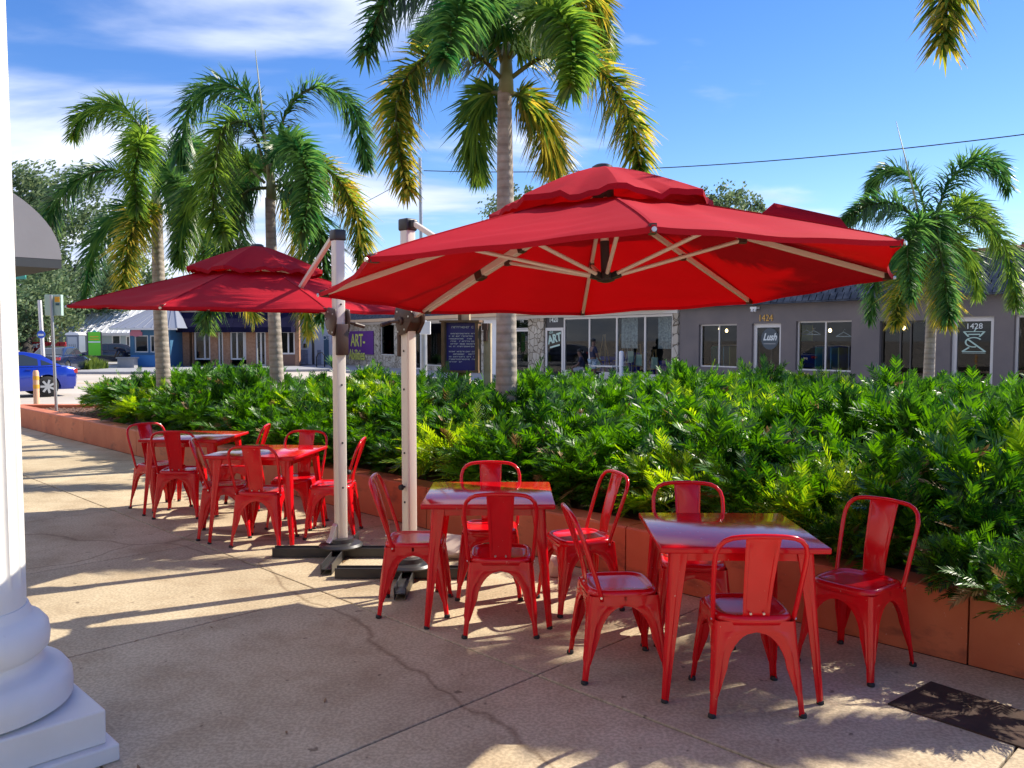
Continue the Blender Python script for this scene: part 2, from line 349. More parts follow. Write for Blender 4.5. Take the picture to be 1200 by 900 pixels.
def add_translucent(m, col, f):
    t = m.node_tree; p = t.nodes['Principled BSDF']; out = t.nodes['Material Output']
    tr = t.nodes.new('ShaderNodeBsdfTranslucent'); tr.inputs[0].default_value = (*col, 1); mx = t.nodes.new('ShaderNodeMixShader'); mx.inputs[0].default_value = f
    t.links.new(p.outputs[0], mx.inputs[1]); t.links.new(tr.outputs[0], mx.inputs[2]); t.links.new(mx.outputs[0], out.inputs[0])
add_translucent(M['canvas'], (0.45, 0.0, 0.0), 0.22)
def add_rings(m, scale, strength):
    t = m.node_tree; p = t.nodes['Principled BSDF']; tcn = t.nodes.new('ShaderNodeTexCoord'); w = t.nodes.new('ShaderNodeTexWave'); w.bands_direction = 'Z'
    w.inputs['Scale'].default_value = scale; w.inputs['Distortion'].default_value = 1.2; w.inputs['Detail'].default_value = 2; t.links.new(tcn.outputs['Object'], w.inputs['Vector'])
    b = t.nodes.new('ShaderNodeBump'); b.inputs['Strength'].default_value = strength; b.inputs['Distance'].default_value = .02; t.links.new(w.outputs['Fac'], b.inputs['Height'])
    old = p.inputs['Normal'].links[0].from_socket if p.inputs['Normal'].links else None
    if old: t.links.new(old, b.inputs['Normal'])
    t.links.new(b.outputs[0], p.inputs['Normal'])
    r = t.nodes.new('ShaderNodeValToRGB'); r.color_ramp.elements[0].color = (.62, .58, .55, 1); r.color_ramp.elements[0].position = .1; r.color_ramp.elements[1].color = (1, 1, 1, 1); r.color_ramp.elements[1].position = .35; t.links.new(w.outputs['Fac'], r.inputs[0])
    src = p.inputs['Base Color'].links[0].from_socket; mm = t.nodes.new('ShaderNodeMix'); mm.data_type = 'RGBA'; mm.blend_type = 'MULTIPLY'; mm.inputs[0].default_value = .45; t.links.new(src, mm.inputs[6]); t.links.new(r.outputs[0], mm.inputs[7]); t.links.new(mm.outputs[2], p.inputs['Base Color'])
add_rings(M['trunk'], 3.6, .22)
def add_wear(m, col, scale, lo, hi, fac=1.0, det=4, stretch=(1, 1, 1)):
    # chips, stains and scuffs of their own colour, in the thing's own space
    t = m.node_tree; p = t.nodes['Principled BSDF']; g = t.nodes.new('ShaderNodeTexCoord'); mpp = t.nodes.new('ShaderNodeMapping'); mpp.inputs['Scale'].default_value = stretch
    oi = t.nodes.new('ShaderNodeObjectInfo'); t.links.new(g.outputs['Object'], mpp.inputs[0]); vm = t.nodes.new('ShaderNodeVectorMath'); vm.operation = 'ADD'; t.links.new(mpp.outputs[0], vm.inputs[0])
    sc = t.nodes.new('ShaderNodeMath'); sc.operation = 'MULTIPLY'; sc.inputs[1].default_value = 37; t.links.new(oi.outputs['Random'], sc.inputs[0]); t.links.new(sc.outputs[0], vm.inputs[1])
    n = t.nodes.new('ShaderNodeTexNoise'); n.inputs['Scale'].default_value = scale; n.inputs['Detail'].default_value = det; n.inputs['Roughness'].default_value = .65; t.links.new(vm.outputs[0], n.inputs['Vector'])
    r = t.nodes.new('ShaderNodeMapRange'); t.links.new(n.outputs[0], r.inputs[0]); r.inputs[1].default_value = lo; r.inputs[2].default_value = hi; r.inputs[4].default_value = fac
    mm = t.nodes.new('ShaderNodeMix'); mm.data_type = 'RGBA'; t.links.new(r.outputs[0], mm.inputs[0]); src = p.inputs['Base Color']
    if src.links: t.links.new(src.links[0].from_socket, mm.inputs[6])
    else: mm.inputs[6].default_value = src.default_value
    mm.inputs[7].default_value = (*col, 1); t.links.new(mm.outputs[2], src)
add_wear(M['red'], (.62, .30, .26), 38, .70, .72, .8)
add_wear(M['redtop'], (.60, .22, .20), 24, .69, .72, .6)
add_wear(M['terra'], (.16, .055, .035), 2.2, .56, .70, .75, 7, (1, 1, 2.2))
add_wear(M['terra'], (.62, .42, .33), 26, .69, .71, .8)
add_wear(M['colw'], (.42, .38, .33), 9, .66, .72, .5, 6)
add_wear(M['canvas'], (.36, .010, .020), 1.3, .52, .72, .55, 6)
add_wear(M['stucco'], (.10, .085, .085), .9, .56, .72, .6, 7, (1, 1, .5))
def text(s, size, name, m, parent, loc, rot=(pi / 2, 0, 0), align='CENTER', ext=0.004, off=0.0, shear=0.0, sx=1.0):
    c = bpy.data.curves.new(name, 'FONT'); c.body = s; c.size = size; c.align_x = align; c.align_y = 'CENTER'; c.extrude = ext; c.offset = off; c.shear = shear; c.resolution_u = 3
    o = bpy.data.objects.new(name, c); COL.objects.link(o); bpy.context.view_layer.update()
    me = bpy.data.meshes.new_from_object(o.evaluated_get(bpy.context.evaluated_depsgraph_get())); bpy.data.objects.remove(o)
    me.materials.clear(); me.materials.append(m)
    o = bpy.data.objects.new(name, me); COL.objects.link(o); o.parent = parent; o.location = loc; o.rotation_euler = rot; o.scale = (sx, 1, 1)
    return o

# ------------------------------------------------------------------ ground, road, patio
b = MB(); b.quad((-900, -900, -0.13), (900, -900, -0.13), (900, 900, -0.13), (-900, 900, -0.13)); tag(b.build('road', M['road'], fixn=False), kind='structure')
# patio bed below the slabs
b = MB(); q = [sn(-30, -12), sn(7, -12), sn(7, 5.2), sn(-30, 5.2)]
b.prism([(p.x, p.y) for p in q], -0.12, -0.016, 'XY'); tag(b.build('patio_bed', M['jointm']), kind='structure')
patio = bpy.data.objects.new('patio', None); COL.objects.link(patio); tag(patio, kind='structure')
PITCHS = 1.935; NJ = [-9.0, -6.5, -4.5, -2.6, -0.75, 1.14, 3.03, 4.72]
for i in range(-12, 5):
    s0 = -0.92 + i * PITCHS; s1 = s0 + PITCHS
    for j in range(len(NJ) - 1):
        n0, n1 = NJ[j], NJ[j + 1]; w, d = s1 - s0, n1 - n0; g = 0.0045
        b = MB(); NX = 6; vs = []
        cxm, cym = (s0 + s1) / 2, (n0 + n1) / 2
        b.box((0, 0, -0.03), (w - 2 * g, d - 2 * g, 0.06))
        p = sn(cxm, cym)
        o = b.build('slab', M['conc'], patio, bevel=0.006, seg=2, loc=(p.x, p.y, random.uniform(-0.0015, 0.0015)), rz=-pi / 4)

# planter: wall of painted sections, soil, mulch chips
WN0, WN1, WH = 4.72, 4.97, 0.372
wall = thing('planter_wall', 'low terracotta painted planter wall running along the hedge behind the red tables', 'wall', sn(-8, 4.85))
wall.rotation_euler.z = -pi / 4
def wall_section(s0, s1):
    g = 0.005; b = MB(); L = s1 - s0 - 2 * g; n = 10; prof = [(-0.125, 0), (-0.125, WH - 0.012), (-0.113, WH), (0.113, WH), (0.125, WH - 0.012), (0.125, 0)]
    b.prism([(y, z) for y, z in prof], s0 + g + 8, s1 - g + 8, 'YZ')
    return b.build('wall_section', M['terra'], wall)
ss = [-19.2 + 2.231 * k for k in range(12)]
for a, c in zip(ss[:-1], ss[1:]): wall_section(a, c)
cn = sn(-19.2, 4.97)
ew = MB(); ew.box((0, 0, WH / 2 - 0.003), (3.6, 0.25, WH - 0.004))
loc = wall.matrix_basis.inverted() @ Vector((cn.x + 1.75, cn.y + 0.12, 0))
e = ew.build('wall_section', M['terra'], wall, bevel=0.012, loc=loc, rz=pi / 4 + 0.03)
poly = [sn(-19.1, 4.9), Vector((cn.x + 3.5, cn.y + 0.2, 0)), Vector((-2.5, 16.0, 0)), Vector((4, 14.2, 0)), Vector((12, 11.0, 0)), Vector((13, 3.0, 0)), sn(5.2, 4.9)]
b = MB(); b.prism([(p.x, p.y) for p in poly], -0.1, 0.30, 'XY'); tag(b.build('planter_soil', M['soil']), kind='structure')
rnd = random.Random(5); b = MB()
for k in range(1600):
    x = rnd.uniform(-9.9, -6.8); y = rnd.uniform(14.2, 17.0)
    if (x + y) * R2 < 5.0: continue
    a = rnd.uniform(0, pi); l = rnd.uniform(0.015, 0.045)
    b.box((x, y, 0.306 + rnd.uniform(0, .012)), (l, l * .45, 0.008), M=Matrix.Rotation(a, 3, 'Z') @ Matrix.Rotation(rnd.uniform(-.5, .5), 3, 'X'))
tag(b.build('mulch_chips', mat('mulch_chip', (0.16, 0.07, 0.045), 0.9, rnd=0, var2=(0.40, 0.24, 0.17), vscale=25), fixn=False), kind='stuff')
# rusty access plate in the patio near the wall
q = [at(1040, 826), at(1091, 800), at(1215, 840), at(1212, 882)]
b = MB(); b.add([(p.x, p.y, 0.001) for p in q] + [(p.x, p.y, 0.008) for p in q], [(3, 2, 1, 0), (4, 5, 6, 7), (0, 1, 5, 4), (1, 2, 6, 5), (2, 3, 7, 6), (3, 0, 4, 7)])
tag(b.build('access_plate', M['hatch']), 'dark rusty steel access plate set in the patio beside the planter wall', 'access plate')
rl_ = random.Random(44); b = MB()
for k in range(70):
    n_ = 4.68 - abs(rl_.gauss(0, .5)) if k % 3 else rl_.uniform(0.5, 4.6); s_ = rl_.uniform(-12, 1.5); p = sn(s_, n_); a = rl_.uniform(0, 6.28); l = rl_.uniform(.02, .055); w_ = l * rl_.uniform(.12, .3)
    d = Vector((cos(a), sin(a), 0)); e = Vector((-sin(a), cos(a), 0)); c = Vector((p.x, p.y, .004)); b.add([c - d * l, c + e * w_ + Vector((0, 0, .004)), c + d * l + Vector((0, 0, rl_.uniform(.002, .012))), c - e * w_ + Vector((0, 0, .002))], [(0, 1, 2, 3)])
tag(b.build('leaf_litter', mat('dry_leaf', (.14, .07, .03), .8, var2=(.34, .22, .10), vscale=20), fixn=False), 'small dry leaves scattered over the patio slabs', 'leaf litter', kind='stuff')
# far side pavement is laid with the shops below

# ------------------------------------------------------------------ chair
def make_chair():
    t = thing('metal_chair', 'x', 'chair')
    # seat: dished rounded square with rolled edge
    def sup(a, z):
        n = 4.5; c = abs(cos(a)) ** n + abs(sin(a)) ** n
        return c ** (-1 / n)
    prof = [(0.004, 0.441), (0.07, 0.441), (0.125, 0.443), (0.145, 0.4455), (0.153, 0.4515), (0.162, 0.4545), (0.172, 0.452), (0.180, 0.443), (0.182, 0.431), (0.181, 0.412), (0.178, 0.412), (0.176, 0.430), (0.12, 0.434), (0.004, 0.434)]
    b = MB(); b.lathe(prof, 48, fn=sup); o = b.build('seat', M['red'], t, smooth=True)
    # legs : pressed L-shaped sheets splaying outwards, arch between them
    lm = None
    for k, (sx, sy) in enumerate(((-1, -1), (1, -1), (1, 1), (-1, 1))):
        b = MB(); zs = [0.428, 0.405, 0.386, 0.380, 0.372, 0.36, 0.345, 0.32, 0.29, 0.26, 0.22, 0.17, 0.12, 0.10, 0.095, 0.05, 0.012]
        rings = []
        for z in zs:
            Sx = 0.180 + 0.034 * (0.43 - z) / 0.43 * 1.0
            Sy = Sx + (0.012 * (0.43 - z) / 0.43)
            if z >= 0.3801: w = Sx + 0.001
            elif z >= 0.22: w = Sx - (Sx - 0.062) * sqrt(max(0, 1 - ((z - 0.22) / 0.16) ** 2)) * 0.995
            elif z > 0.097: w = 0.030 + 0.032 * (z - 0.097) / 0.123
            else: w = 0.024 + 0.004 * z / 0.1
            rad = min(0.022, w * 0.6); pts = []
            # panel along x (on side y), rounded corner, panel along y; a raised rib runs down each panel
            rib = 0.005 if 0.1 < z < 0.40 else 0.0
            for q, off in ((w, -0.004 if z < 0.385 else 0), (w * 0.97, 0), (max(w * 0.62, rad + .008), 0), (max(w * 0.5, rad + .005), rib), (max(w * 0.38, rad + 0.002), 0)): pts.append((Sx - q, Sy + off))
            for a in (0.0, 0.4, 0.8, 1.2, pi / 2): pts.append((Sx - rad + rad * sin(a), Sy - rad + rad * cos(a)))
            for q, off in ((max(w * 0.38, rad + .002), 0), (max(w * 0.5, rad + .005), rib), (max(w * 0.62, rad + .008), 0), (w * 0.97, 0), (w, -0.004 if z < 0.385 else 0)): pts.append((Sx + off, Sy - q))
            rings.append([(sx * x, sy * (y - 0.006), z) for x, y in pts])
        n = len(rings[0]); fs = [(i * n + j, i * n + j + 1, (i + 1) * n + j + 1, (i + 1) * n + j) for i in range(len(rings) - 1) for j in range(n - 1)]
        b.add([p for r in rings for p in r], fs)
        o = b.build('leg', M['red'], t)
        md = o.modifiers.new('s', 'SOLIDIFY'); md.thickness = 0.003; md.offset = 0; bake(o)
        o.data.polygons.foreach_set('use_smooth', [True] * len(o.data.polygons)); o.data.set_sharp_from_angle(angle=radians(50))
        b = MB(); c = (sx * 0.205, sy * 0.209, 0); b.lathe([(0.016, 0), (0.019, 0.004), (0.018, 0.016), (0.015, 0.020)], 10, c=c); b.build('foot_cap', M['rubber'], o, smooth_angle=40)
    # curved brace tubes below the seat
    b = MB()
    for sgn in (-1, 1): b.tube([(sgn * 0.17, 0.17, 0.30), (sgn * 0.10, 0.10, 0.36), (0, 0, 0.385), (-sgn * 0.10, -0.10, 0.36), (-sgn * 0.17, -0.17, 0.30)], 0.005, 6)
    b.build('cross_brace', M['red'], t, smooth=True)
    # hoop
    half = []
    LE = tan(radians(19))
    for z, x, yb in ((0.405, 0.178, -0.118), (0.445, 0.186, -0.128), (0.50, 0.191, -0.145), (0.60, 0.198, -0.178), (0.70, 0.204, -0.212), (0.752, 0.203, -0.231), (0.79, 0.192, -0.246), (0.815, 0.170, -0.257), (0.829, 0.140, -0.263), (0.835, 0.10, -0.266), (0.838, 0.05, -0.268)):
        half.append((x, yb, z))
    pts = [(x, y, z) for x, y, z in half] + [(0, -0.2685, 0.839)] + [(-x, y, z) for x, y, z in reversed(half)]
    b = MB(); b.tube(pts, 0.0115, 10); o = b.build('back_hoop', M['red'], t, smooth=True)
    # rear splat, slightly wider at the top, pressed centre panel
    b = MB(); rows = [(0.444, -0.160, 0.064), (0.452, -0.168, 0.060), (0.47, -0.172, 0.060), (0.52, -0.178, 0.062), (0.60, -0.197, 0.066), (0.70, -0.227, 0.071), (0.79, -0.254, 0.075), (0.822, -0.264, 0.077), (0.836, -0.270, 0.077)]
    vs = []; cols = [-1, -0.94, -0.80, -0.76, 0, 0.76, 0.80, 0.94, 1]; n = len(cols)
    for i, (z, y, w) in enumerate(rows):
        pr = 0.004 if 3 <= i <= 6 else 0
        for c in cols: vs.append((c * w, y + (0.003 if abs(c) == 1 else 0) + (pr if abs(c) < 0.78 else 0) + 0.006 * (1 - c * c), z))
    b.add(vs, [(i * n + j, i * n + j + 1, (i + 1) * n + j + 1, (i + 1) * n + j) for i in range(len(rows) - 1) for j in range(n - 1)])
    o = b.build('back_splat', M['red'], t); md = o.modifiers.new('s', 'SOLIDIFY'); md.thickness = 0.003; bake(o)
    o.data.polygons.foreach_set('use_smooth', [True] * len(o.data.polygons)); o.data.set_sharp_from_angle(angle=radians(40))
    for sx in (-1, 1):
        b = MB(); b.tube([(sx * 0.03, -0.1775, 0.468), (sx * 0.03, -0.186, 0.466)], 0.006, 8); b.tube([(sx * 0.183, -0.125, 0.425), (sx * 0.196, -0.125, 0.425)], 0.006, 8); tag(b.build('rivets', M['bolt'], t, smooth_angle=40), kind='stuff')
    return t
def make_table():
    t = thing('square_table', 'x', 'table')
    b = MB(); b.box((0, 0, 0.729), (0.785, 0.785, 0.030)); b.build('table_top', M['redtop'], t, bevel=0.008, seg=3, smooth_angle=40)
    b = MB()
    for k in range(4):
        R = Matrix.Rotation(k * pi / 2, 3, 'Z'); b.box(R @ Vector((0, 0.318, 0.690)), (0.60, 0.012, 0.05), M=R)
    b.build('apron', M['red'], t)
    for sx, sy in ((-1, -1), (1, -1), (1, 1), (-1, 1)):
        b = MB(); rings = []
        for z in (0.713, 0.69, 0.60, 0.45, 0.30, 0.15, 0.06, 0.012):
            u = z / 0.713; c = 0.372 - 0.040 * u; w = 0.026 + 0.052 * u ** 1.2; rad = min(0.018, w * .4)
            pts = [(c - w, c - 0.004), (c - w * .97, c), (c - w * .6, c), (c - w * .5, c + .004), (c - rad - .002, c)] + [(c - rad + rad * sin(a), c - rad + rad * cos(a)) for a in (0, .5, 1.07, pi / 2)] + [(c, c - rad - .002), (c + .004, c - w * .5), (c, c - w * .6), (c, c - w * .97), (c - .004, c - w)]
            rings.append([(sx * x, sy * y, z) for x, y in pts])
        n = len(rings[0]); b.add([p for r in rings for p in r], [(i * n + j, i * n + j + 1, (i + 1) * n + j + 1, (i + 1) * n + j) for i in range(len(rings) - 1) for j in range(n - 1)])
        o = b.build('leg', M['red'], t); md = o.modifiers.new('s', 'SOLIDIFY'); md.thickness = 0.004; md.offset = 0; bake(o)
        o.data.polygons.foreach_set('use_smooth', [True] * len(o.data.polygons)); o.data.set_sharp_from_angle(angle=radians(50))
        b = MB(); b.lathe([(0.015, 0), (0.018, 0.004), (0.017, 0.014), (0.014, 0.018)], 10, c=(sx * 0.362, sy * 0.362, 0)); b.build('foot_cap', M['rubber'], o, smooth_angle=40)
    return t
GC = 'red metal chairs set around the patio tables'
chairs = [
    ((1.105, 3.89), 0, 'nearest red metal chair, back to the camera, at the front right table'),
    ((1.80, 4.31), 128, 'red metal chair right of the front table, against the planter wall near the rusty plate'),
    ((1.03, 4.74), 174, 'red metal chair on the hedge side of the front right table, facing the camera'),
    ((0.545, 4.27), -84, 'red metal chair on the left side of the front right table, seat glinting'),
    ((-0.065, 4.89), 0, 'red metal chair, back to the camera, at the middle table beside the umbrella pole'),
    ((-0.15, 5.58), 180, 'red metal chair on the hedge side of the middle table, hoop showing above it'),
    ((-0.61, 5.24), -89, 'red metal chair left of the middle table, its hoop before an umbrella pole'),
    ((0.43, 5.30), 108, 'red metal chair between the middle and front right tables, backing onto the wall'),
    ((-2.08, 6.96), -5, 'red metal chair, back to the camera, at the table left of the poles'),
    ((-2.50, 7.24), -76, 'red metal chair on the left side of the third table, close to the farthest table'),
    ((-1.97, 7.60), 172, 'red metal chair on the hedge side of the third table, facing the camera'),
    ((-1.56, 7.24), 92, 'red metal chair right of the third table, partly behind the left umbrella pole'),
    ((-3.56, 8.40), -125, 'farthest left red metal chair, turned towards the farthest table'),
    ((-3.20, 8.06), 3, 'red metal chair with its back to the camera at the farthest table'),
    ((-2.74, 8.40), 95, 'red metal chair right of the farthest table, half hidden behind the third table'),
]
ch0 = make_chair()
for k, ((x, y), r, lab) in enumerate(chairs):
    if k == 0: o = ch0; o.location = (x, y, 0); o.rotation_euler.z = radians(r); o['label'] = lab; o['group'] = GC
    else: dup(ch0, (x, y, 0), radians(r), lab, GC)
GT = 'square red metal tables on the patio'
tb0 = make_table()
for k, (x, y, r, lab) in enumerate(((1.085, 4.19, -1.2, 'glossy red square metal table nearest the camera at the front right'), (-0.14, 5.20, 0, 'red square metal table just right of the two umbrella poles'),
        (-2.11, 7.19, -8, 'red square metal table left of the umbrella poles, third from the front'), (-3.17, 8.34, -4, 'farthest red square metal table near the left end of the wall'))):
    o = tb0 if k == 0 else dup(tb0)
    o.location = (x, y, 0); o.rotation_euler.z = radians(r); o['label'] = lab; o['group'] = GT

# ------------------------------------------------------------------ cantilever umbrellas
def umbrella(label, q, apex_h, mast, arm_sign_idx, flap=None, seed=1):
    cx_, cy_, cz_, tx, ty, rot, R = q
    t = thing('cantilever_umbrella', label, 'umbrella', (mast[0], mast[1], 0), 0, 'red cantilever umbrellas over the patio tables')
    off = Vector((mast[0], mast[1], 0)); rn = random.Random(seed)
    n = Vector((tx, ty, 1)).normalized(); u = Vector((0, 1, 0)).cross(n).normalized(); v = n.cross(u)
    C = Vector((cx_, cy_, cz_)) - off
    def P(a, r, h): return C + (u * cos(a) + v * sin(a)) * r + n * h
    H = apex_h
    def mainh(r): return (H - 0.13) * (1 - r / R) ** 0.93
    angs = [rot + k * pi / 4 for k in range(8)]
    # gores
    for k in range(8):
        a0, a1 = angs[k], angs[k] + pi / 4; NA, NR = 16, 26; r0 = 0.30 * R; vs = []
        for i in range(NR + 1):
            r = r0 + (R - r0) * i / NR
            for j in range(NA + 1):
                f = j / NA; A = P(a0, r, mainh(r)); B = P(a1, r, mainh(r)); p = A.lerp(B, f)
                w = 4 * f * (1 - f); e = i / NR
                p += n * (-0.022 * w * sin(pi * min(1, e * 1.05)) + 0.005 * sin(13 * f + 5 * e + k) * w + 0.004 * sin(31 * e + 6 * f + 2 * k + seed) * w * e)
                p += (C - p + n * 0).normalized() * 0 + (C + n * mainh(r) - p) * (0.028 * w * e ** 3)
                vs.append(p)
        m = NA + 1; fs = [(i * m + j, i * m + j + 1, (i + 1) * m + j + 1, (i + 1) * m + j) for i in range(NR) for j in range(NA)]
        b = MB(); b.add(vs, fs)
        # hem folded at the rim
        rim = vs[-m:]; o0 = len(b.v); hem = [p - n * 0.022 + (C - p).normalized() * 0.006 for p in rim]
        b.add(list(rim) + hem, [(j, j + 1, m + j + 1, m + j) for j in range(m - 1)])
        b.build('canopy_panel', M['canvas'], t, smooth_angle=35, fixn=False)
    # seams over ribs
    for a in angs:
        b = MB(); ps = [P(a, 0.3 * R + (R * .7) * i / 8, mainh(0.3 * R + (R * .7) * i / 8) + 0.002) for i in range(9)]
        for i in range(8): b.bar(ps[i], ps[i + 1], 0.014, 0.004, n)
        b.build('canopy_seam', M['canvas'], t)
    # vent cap above the opening
    b = MB(); vs = []; NA, NR = 10, 7; RV = 0.40 * R
    hv0, hv1 = H, mainh(RV) + 0.080
    for k in range(8):
        a0, a1 = angs[k], angs[k] + pi / 4; base = len(vs)
        for i in range(NR + 1):
            r = 0.02 + (RV - 0.02) * i / NR; e = i / NR; hh = hv0 + (hv1 - hv0) * e ** 1.22
            for j in range(NA + 1):
                f = j / NA; p = P(a0, r, hh).lerp(P(a1, r, hh), f); w = 4 * f * (1 - f)
                p += n * (-0.018 * w * e + (0.016 * sin(9 * f + k * 2.1 + seed) + 0.010 * sin(23 * f + k)) * w * e ** 3)
                vs.append(p)
    m = NA + 1; fs = [(k * (NR + 1) * m + i * m + j, k * (NR + 1) * m + i * m + j + 1, k * (NR + 1) * m + (i + 1) * m + j + 1, k * (NR + 1) * m + (i + 1) * m + j) for k in range(8) for i in range(NR) for j in range(NA)]
    b.add(vs, fs)
    for k in range(8):
        rim = [vs[k * (NR + 1) * m + NR * m + j] for j in range(m)]
        b.add(rim + [p - n * 0.03 for p in rim], [(j, j + 1, m + j + 1, m + j) for j in range(m - 1)])
    b.build('vent_cap', M['canvas'], t, smooth_angle=35, fixn=False)
    b = MB(); pt = P(0, 0, H + 0.0); b.tube([pt - n * 0.02, pt + n * 0.002, pt + n * 0.012], [0.062, 0.058, 0.040], 20); b.build('finial', M['darkgrey'], t, smooth_angle=40)
    # frame
    hub_t = P(0, 0, H - 0.16); hub_b = P(0, 0, 0.04)
    b = MB(); b.tube([hub_b, hub_t + n * 0.10], 0.022, 14); b.build('centre_tube', M['champagne'], t, smooth_angle=40)
    b = MB(); b.tube([hub_b - n * 0.03, hub_b - n * 0.02, hub_b + n * 0.02, hub_b + n * 0.02, hub_b + n * 0.20], [0.02, 0.05, 0.05, 0.026, 0.026], 16)
    for a in angs: b.bar(hub_b + (u * cos(a) + v * sin(a)) * 0.04, hub_b + (u * cos(a) + v * sin(a)) * 0.085 + n * 0.012, 0.026, 0.03, n)
    b.build('lower_hub', M['darkgrey'], t, smooth_angle=40)
    b = MB(); b.tube([hub_t - n * 0.03, hub_t + n * 0.05], 0.06, 16); b.build('upper_hub', M['darkgrey'], t, smooth_angle=40)
    for k, a in enumerate(angs):
        d = u * cos(a) + v * sin(a)
        A = P(a, 0.06, mainh(0.06) - 0.05); B = P(a, R - 0.03, 0.03 - 0.045); A = P(a, 0.08, (H - 0.20)); ed = P(a, R - 0.025, -0.004)
        b = MB(); b.bar(A, ed, 0.020, 0.030, n); rb = b.build('rib', M['champagne'], t, bevel=0.003, seg=1)
        b = MB(); b.bar(ed - d * 0.03, ed + d * 0.016, 0.026, 0.036, n); b.build('rib_tip', M['brown'], rb)
        if k % 2 == 1 or True:
            b = MB(); pz = P(a, R - 0.01, -0.012) + d * 0.012; b.tube([pz, pz + d * 0.008], 0.010, 8); b.build('rim_button', M['bolt'], rb)
        mid = A.lerp(ed, 0.46) - n * 0.02
        b = MB(); b.tube([hub_b + d * 0.08 + n * 0.012, mid], 0.011, 10); b.build('strut', M['champagne'], t, smooth_angle=40)
        b = MB(); b.box(mid, (0.045, 0.03, 0.04), M=Matrix((d, n.cross(d), n)).transposed()); b.build('strut_bracket', M['brown'], t, bevel=0.004)
    # mast
    top = 2.50
    b = MB(); pts = []; b.box((0, 0, (0.10 + top) / 2), (0.082, 0.082, top - 0.10)); mo = b.build('mast', M['champagne'], t, bevel=0.014, seg=3, smooth_angle=40)
    mrz = atan2(C.y, C.x); mo.rotation_euler.z = mrz
    dirh = Vector((cos(mrz), sin(mrz), 0)); side = Vector((-sin(mrz), cos(mrz), 0))
    RM = Matrix.Rotation(mrz, 3, 'Z')
    b = MB(); b.box((0, 0, top + 0.0), (0.100, 0.100, 0.085), M=RM); b.box(dirh * 0.065 + Vector((0, 0, top)), (0.05, 0.05, 0.06), M=RM); b.build('mast_cap', M['darkgrey'], t, bevel=0.014, seg=3, smooth_angle=40)
    b = MB()
    for z in (0.55, 0.9, 1.35, 1.62, 1.97):
        b.tube([side * -0.041 + Vector((0, 0, z)), side * -0.045 + Vector((0, 0, z))], 0.008, 8); b.tube([-dirh * 0.041 + Vector((0, 0, z)), -dirh * 0.045 + Vector((0, 0, z))], 0.008, 8)
    tag(b.build('mast_screws', M['darkgrey'], t), kind='stuff')
    b = MB(); kp = Vector((0, 0, 0.66)); b.tube([kp - side * 0.04, kp - side * 0.07], [0.008, 0.008], 8); b.tube([kp - side * 0.065, kp - side * 0.085], [0.022, 0.018], 12); b.build('clamp_knob', M['rubber'], t, smooth_angle=40)
    # crank housing
    hz = 1.80; b = MB(); poly = [(-0.075, 0.06), (-0.06, 0.13), (0.05, 0.15), (0.11, 0.09), (0.105, 0.02), (0.05, -0.055), (-0.035, -0.075)]
    b.prism([(x, z + hz) for x, z in poly], -0.068, -0.046, 'XZ'); b.prism([(x, z + hz) for x, z in poly], 0.046, 0.068, 'XZ'); b.prism([(x * .8 + .0, z * .8 + hz) for x, z in poly if x > 0.0], -0.046, 0.046, 'XZ')
    b.box((-0.055, 0, hz - 0.10), (0.028, 0.10, 0.24)); b.tube([(0.0, -0.068, hz + .03), (0, -0.085, hz + .03)], 0.03, 14)
    hs_ = b.build('crank_housing', M['brown'], t, bevel=0.006, seg=2, smooth_angle=35, rz=mrz)
    b = MB()
    for x, z in ((-0.04, 0.095), (0.04, 0.115), (0.085, 0.06), (0.04, -0.03), (-0.03, -0.045)):
        for sgn in (-1, 1): b.tube([(x, sgn * 0.066, z + hz), (x, sgn * 0.071, z + hz)], 0.007, 8)
    tag(b.build('housing_bolts', M['bolt'], hs_), kind='stuff')
    b = MB(); b.tube([(0.0, -0.08, hz + .03), (-0.045, -0.10, hz + .025), (-0.075, -0.115, hz + 0.02)], [0.012, 0.011, 0.010], 8); b.tube([(-0.072, -0.10, hz + .02), (-0.075, -0.18, hz + .0)], [0.016, 0.014], 10); b.build('crank_handle', M['brown'], hs_, smooth_angle=40)
    # arm : housing -> underside of the canopy at the hub ; upper strut : mast cap -> clamp on the arm
    A0 = dirh * 0.07 + Vector((0, 0, hz + 0.075)); A1 = P(0, 0, H - 0.13) - n * 0.035
    b = MB(); b.bar(A0, A1, 0.040, 0.052); b.build('arm', M['champagne'], t, bevel=0.006, seg=2)
    cl = A0.lerp(A1, 0.40); ad = (A1 - A0).normalized()
    b = MB(); b.bar(cl - ad * 0.03, cl + ad * 0.03, 0.058, 0.085); b.build('arm_clamp', M['brown'], t, bevel=0.006)
    cl2 = A0.lerp(A1, 0.62); b = MB(); b.bar(cl2 - ad * 0.018, cl2 + ad * 0.018, 0.050, 0.062); b.build('arm_collar', M['brown'], t, bevel=0.004)
    up = cl + Vector((0, 0, 0.045)) ; b = MB(); b.bar(dirh * 0.08 + Vector((0, 0, top)), up, 0.034, 0.034); b.build('upper_strut', M['champagne'], t, bevel=0.005, seg=2)
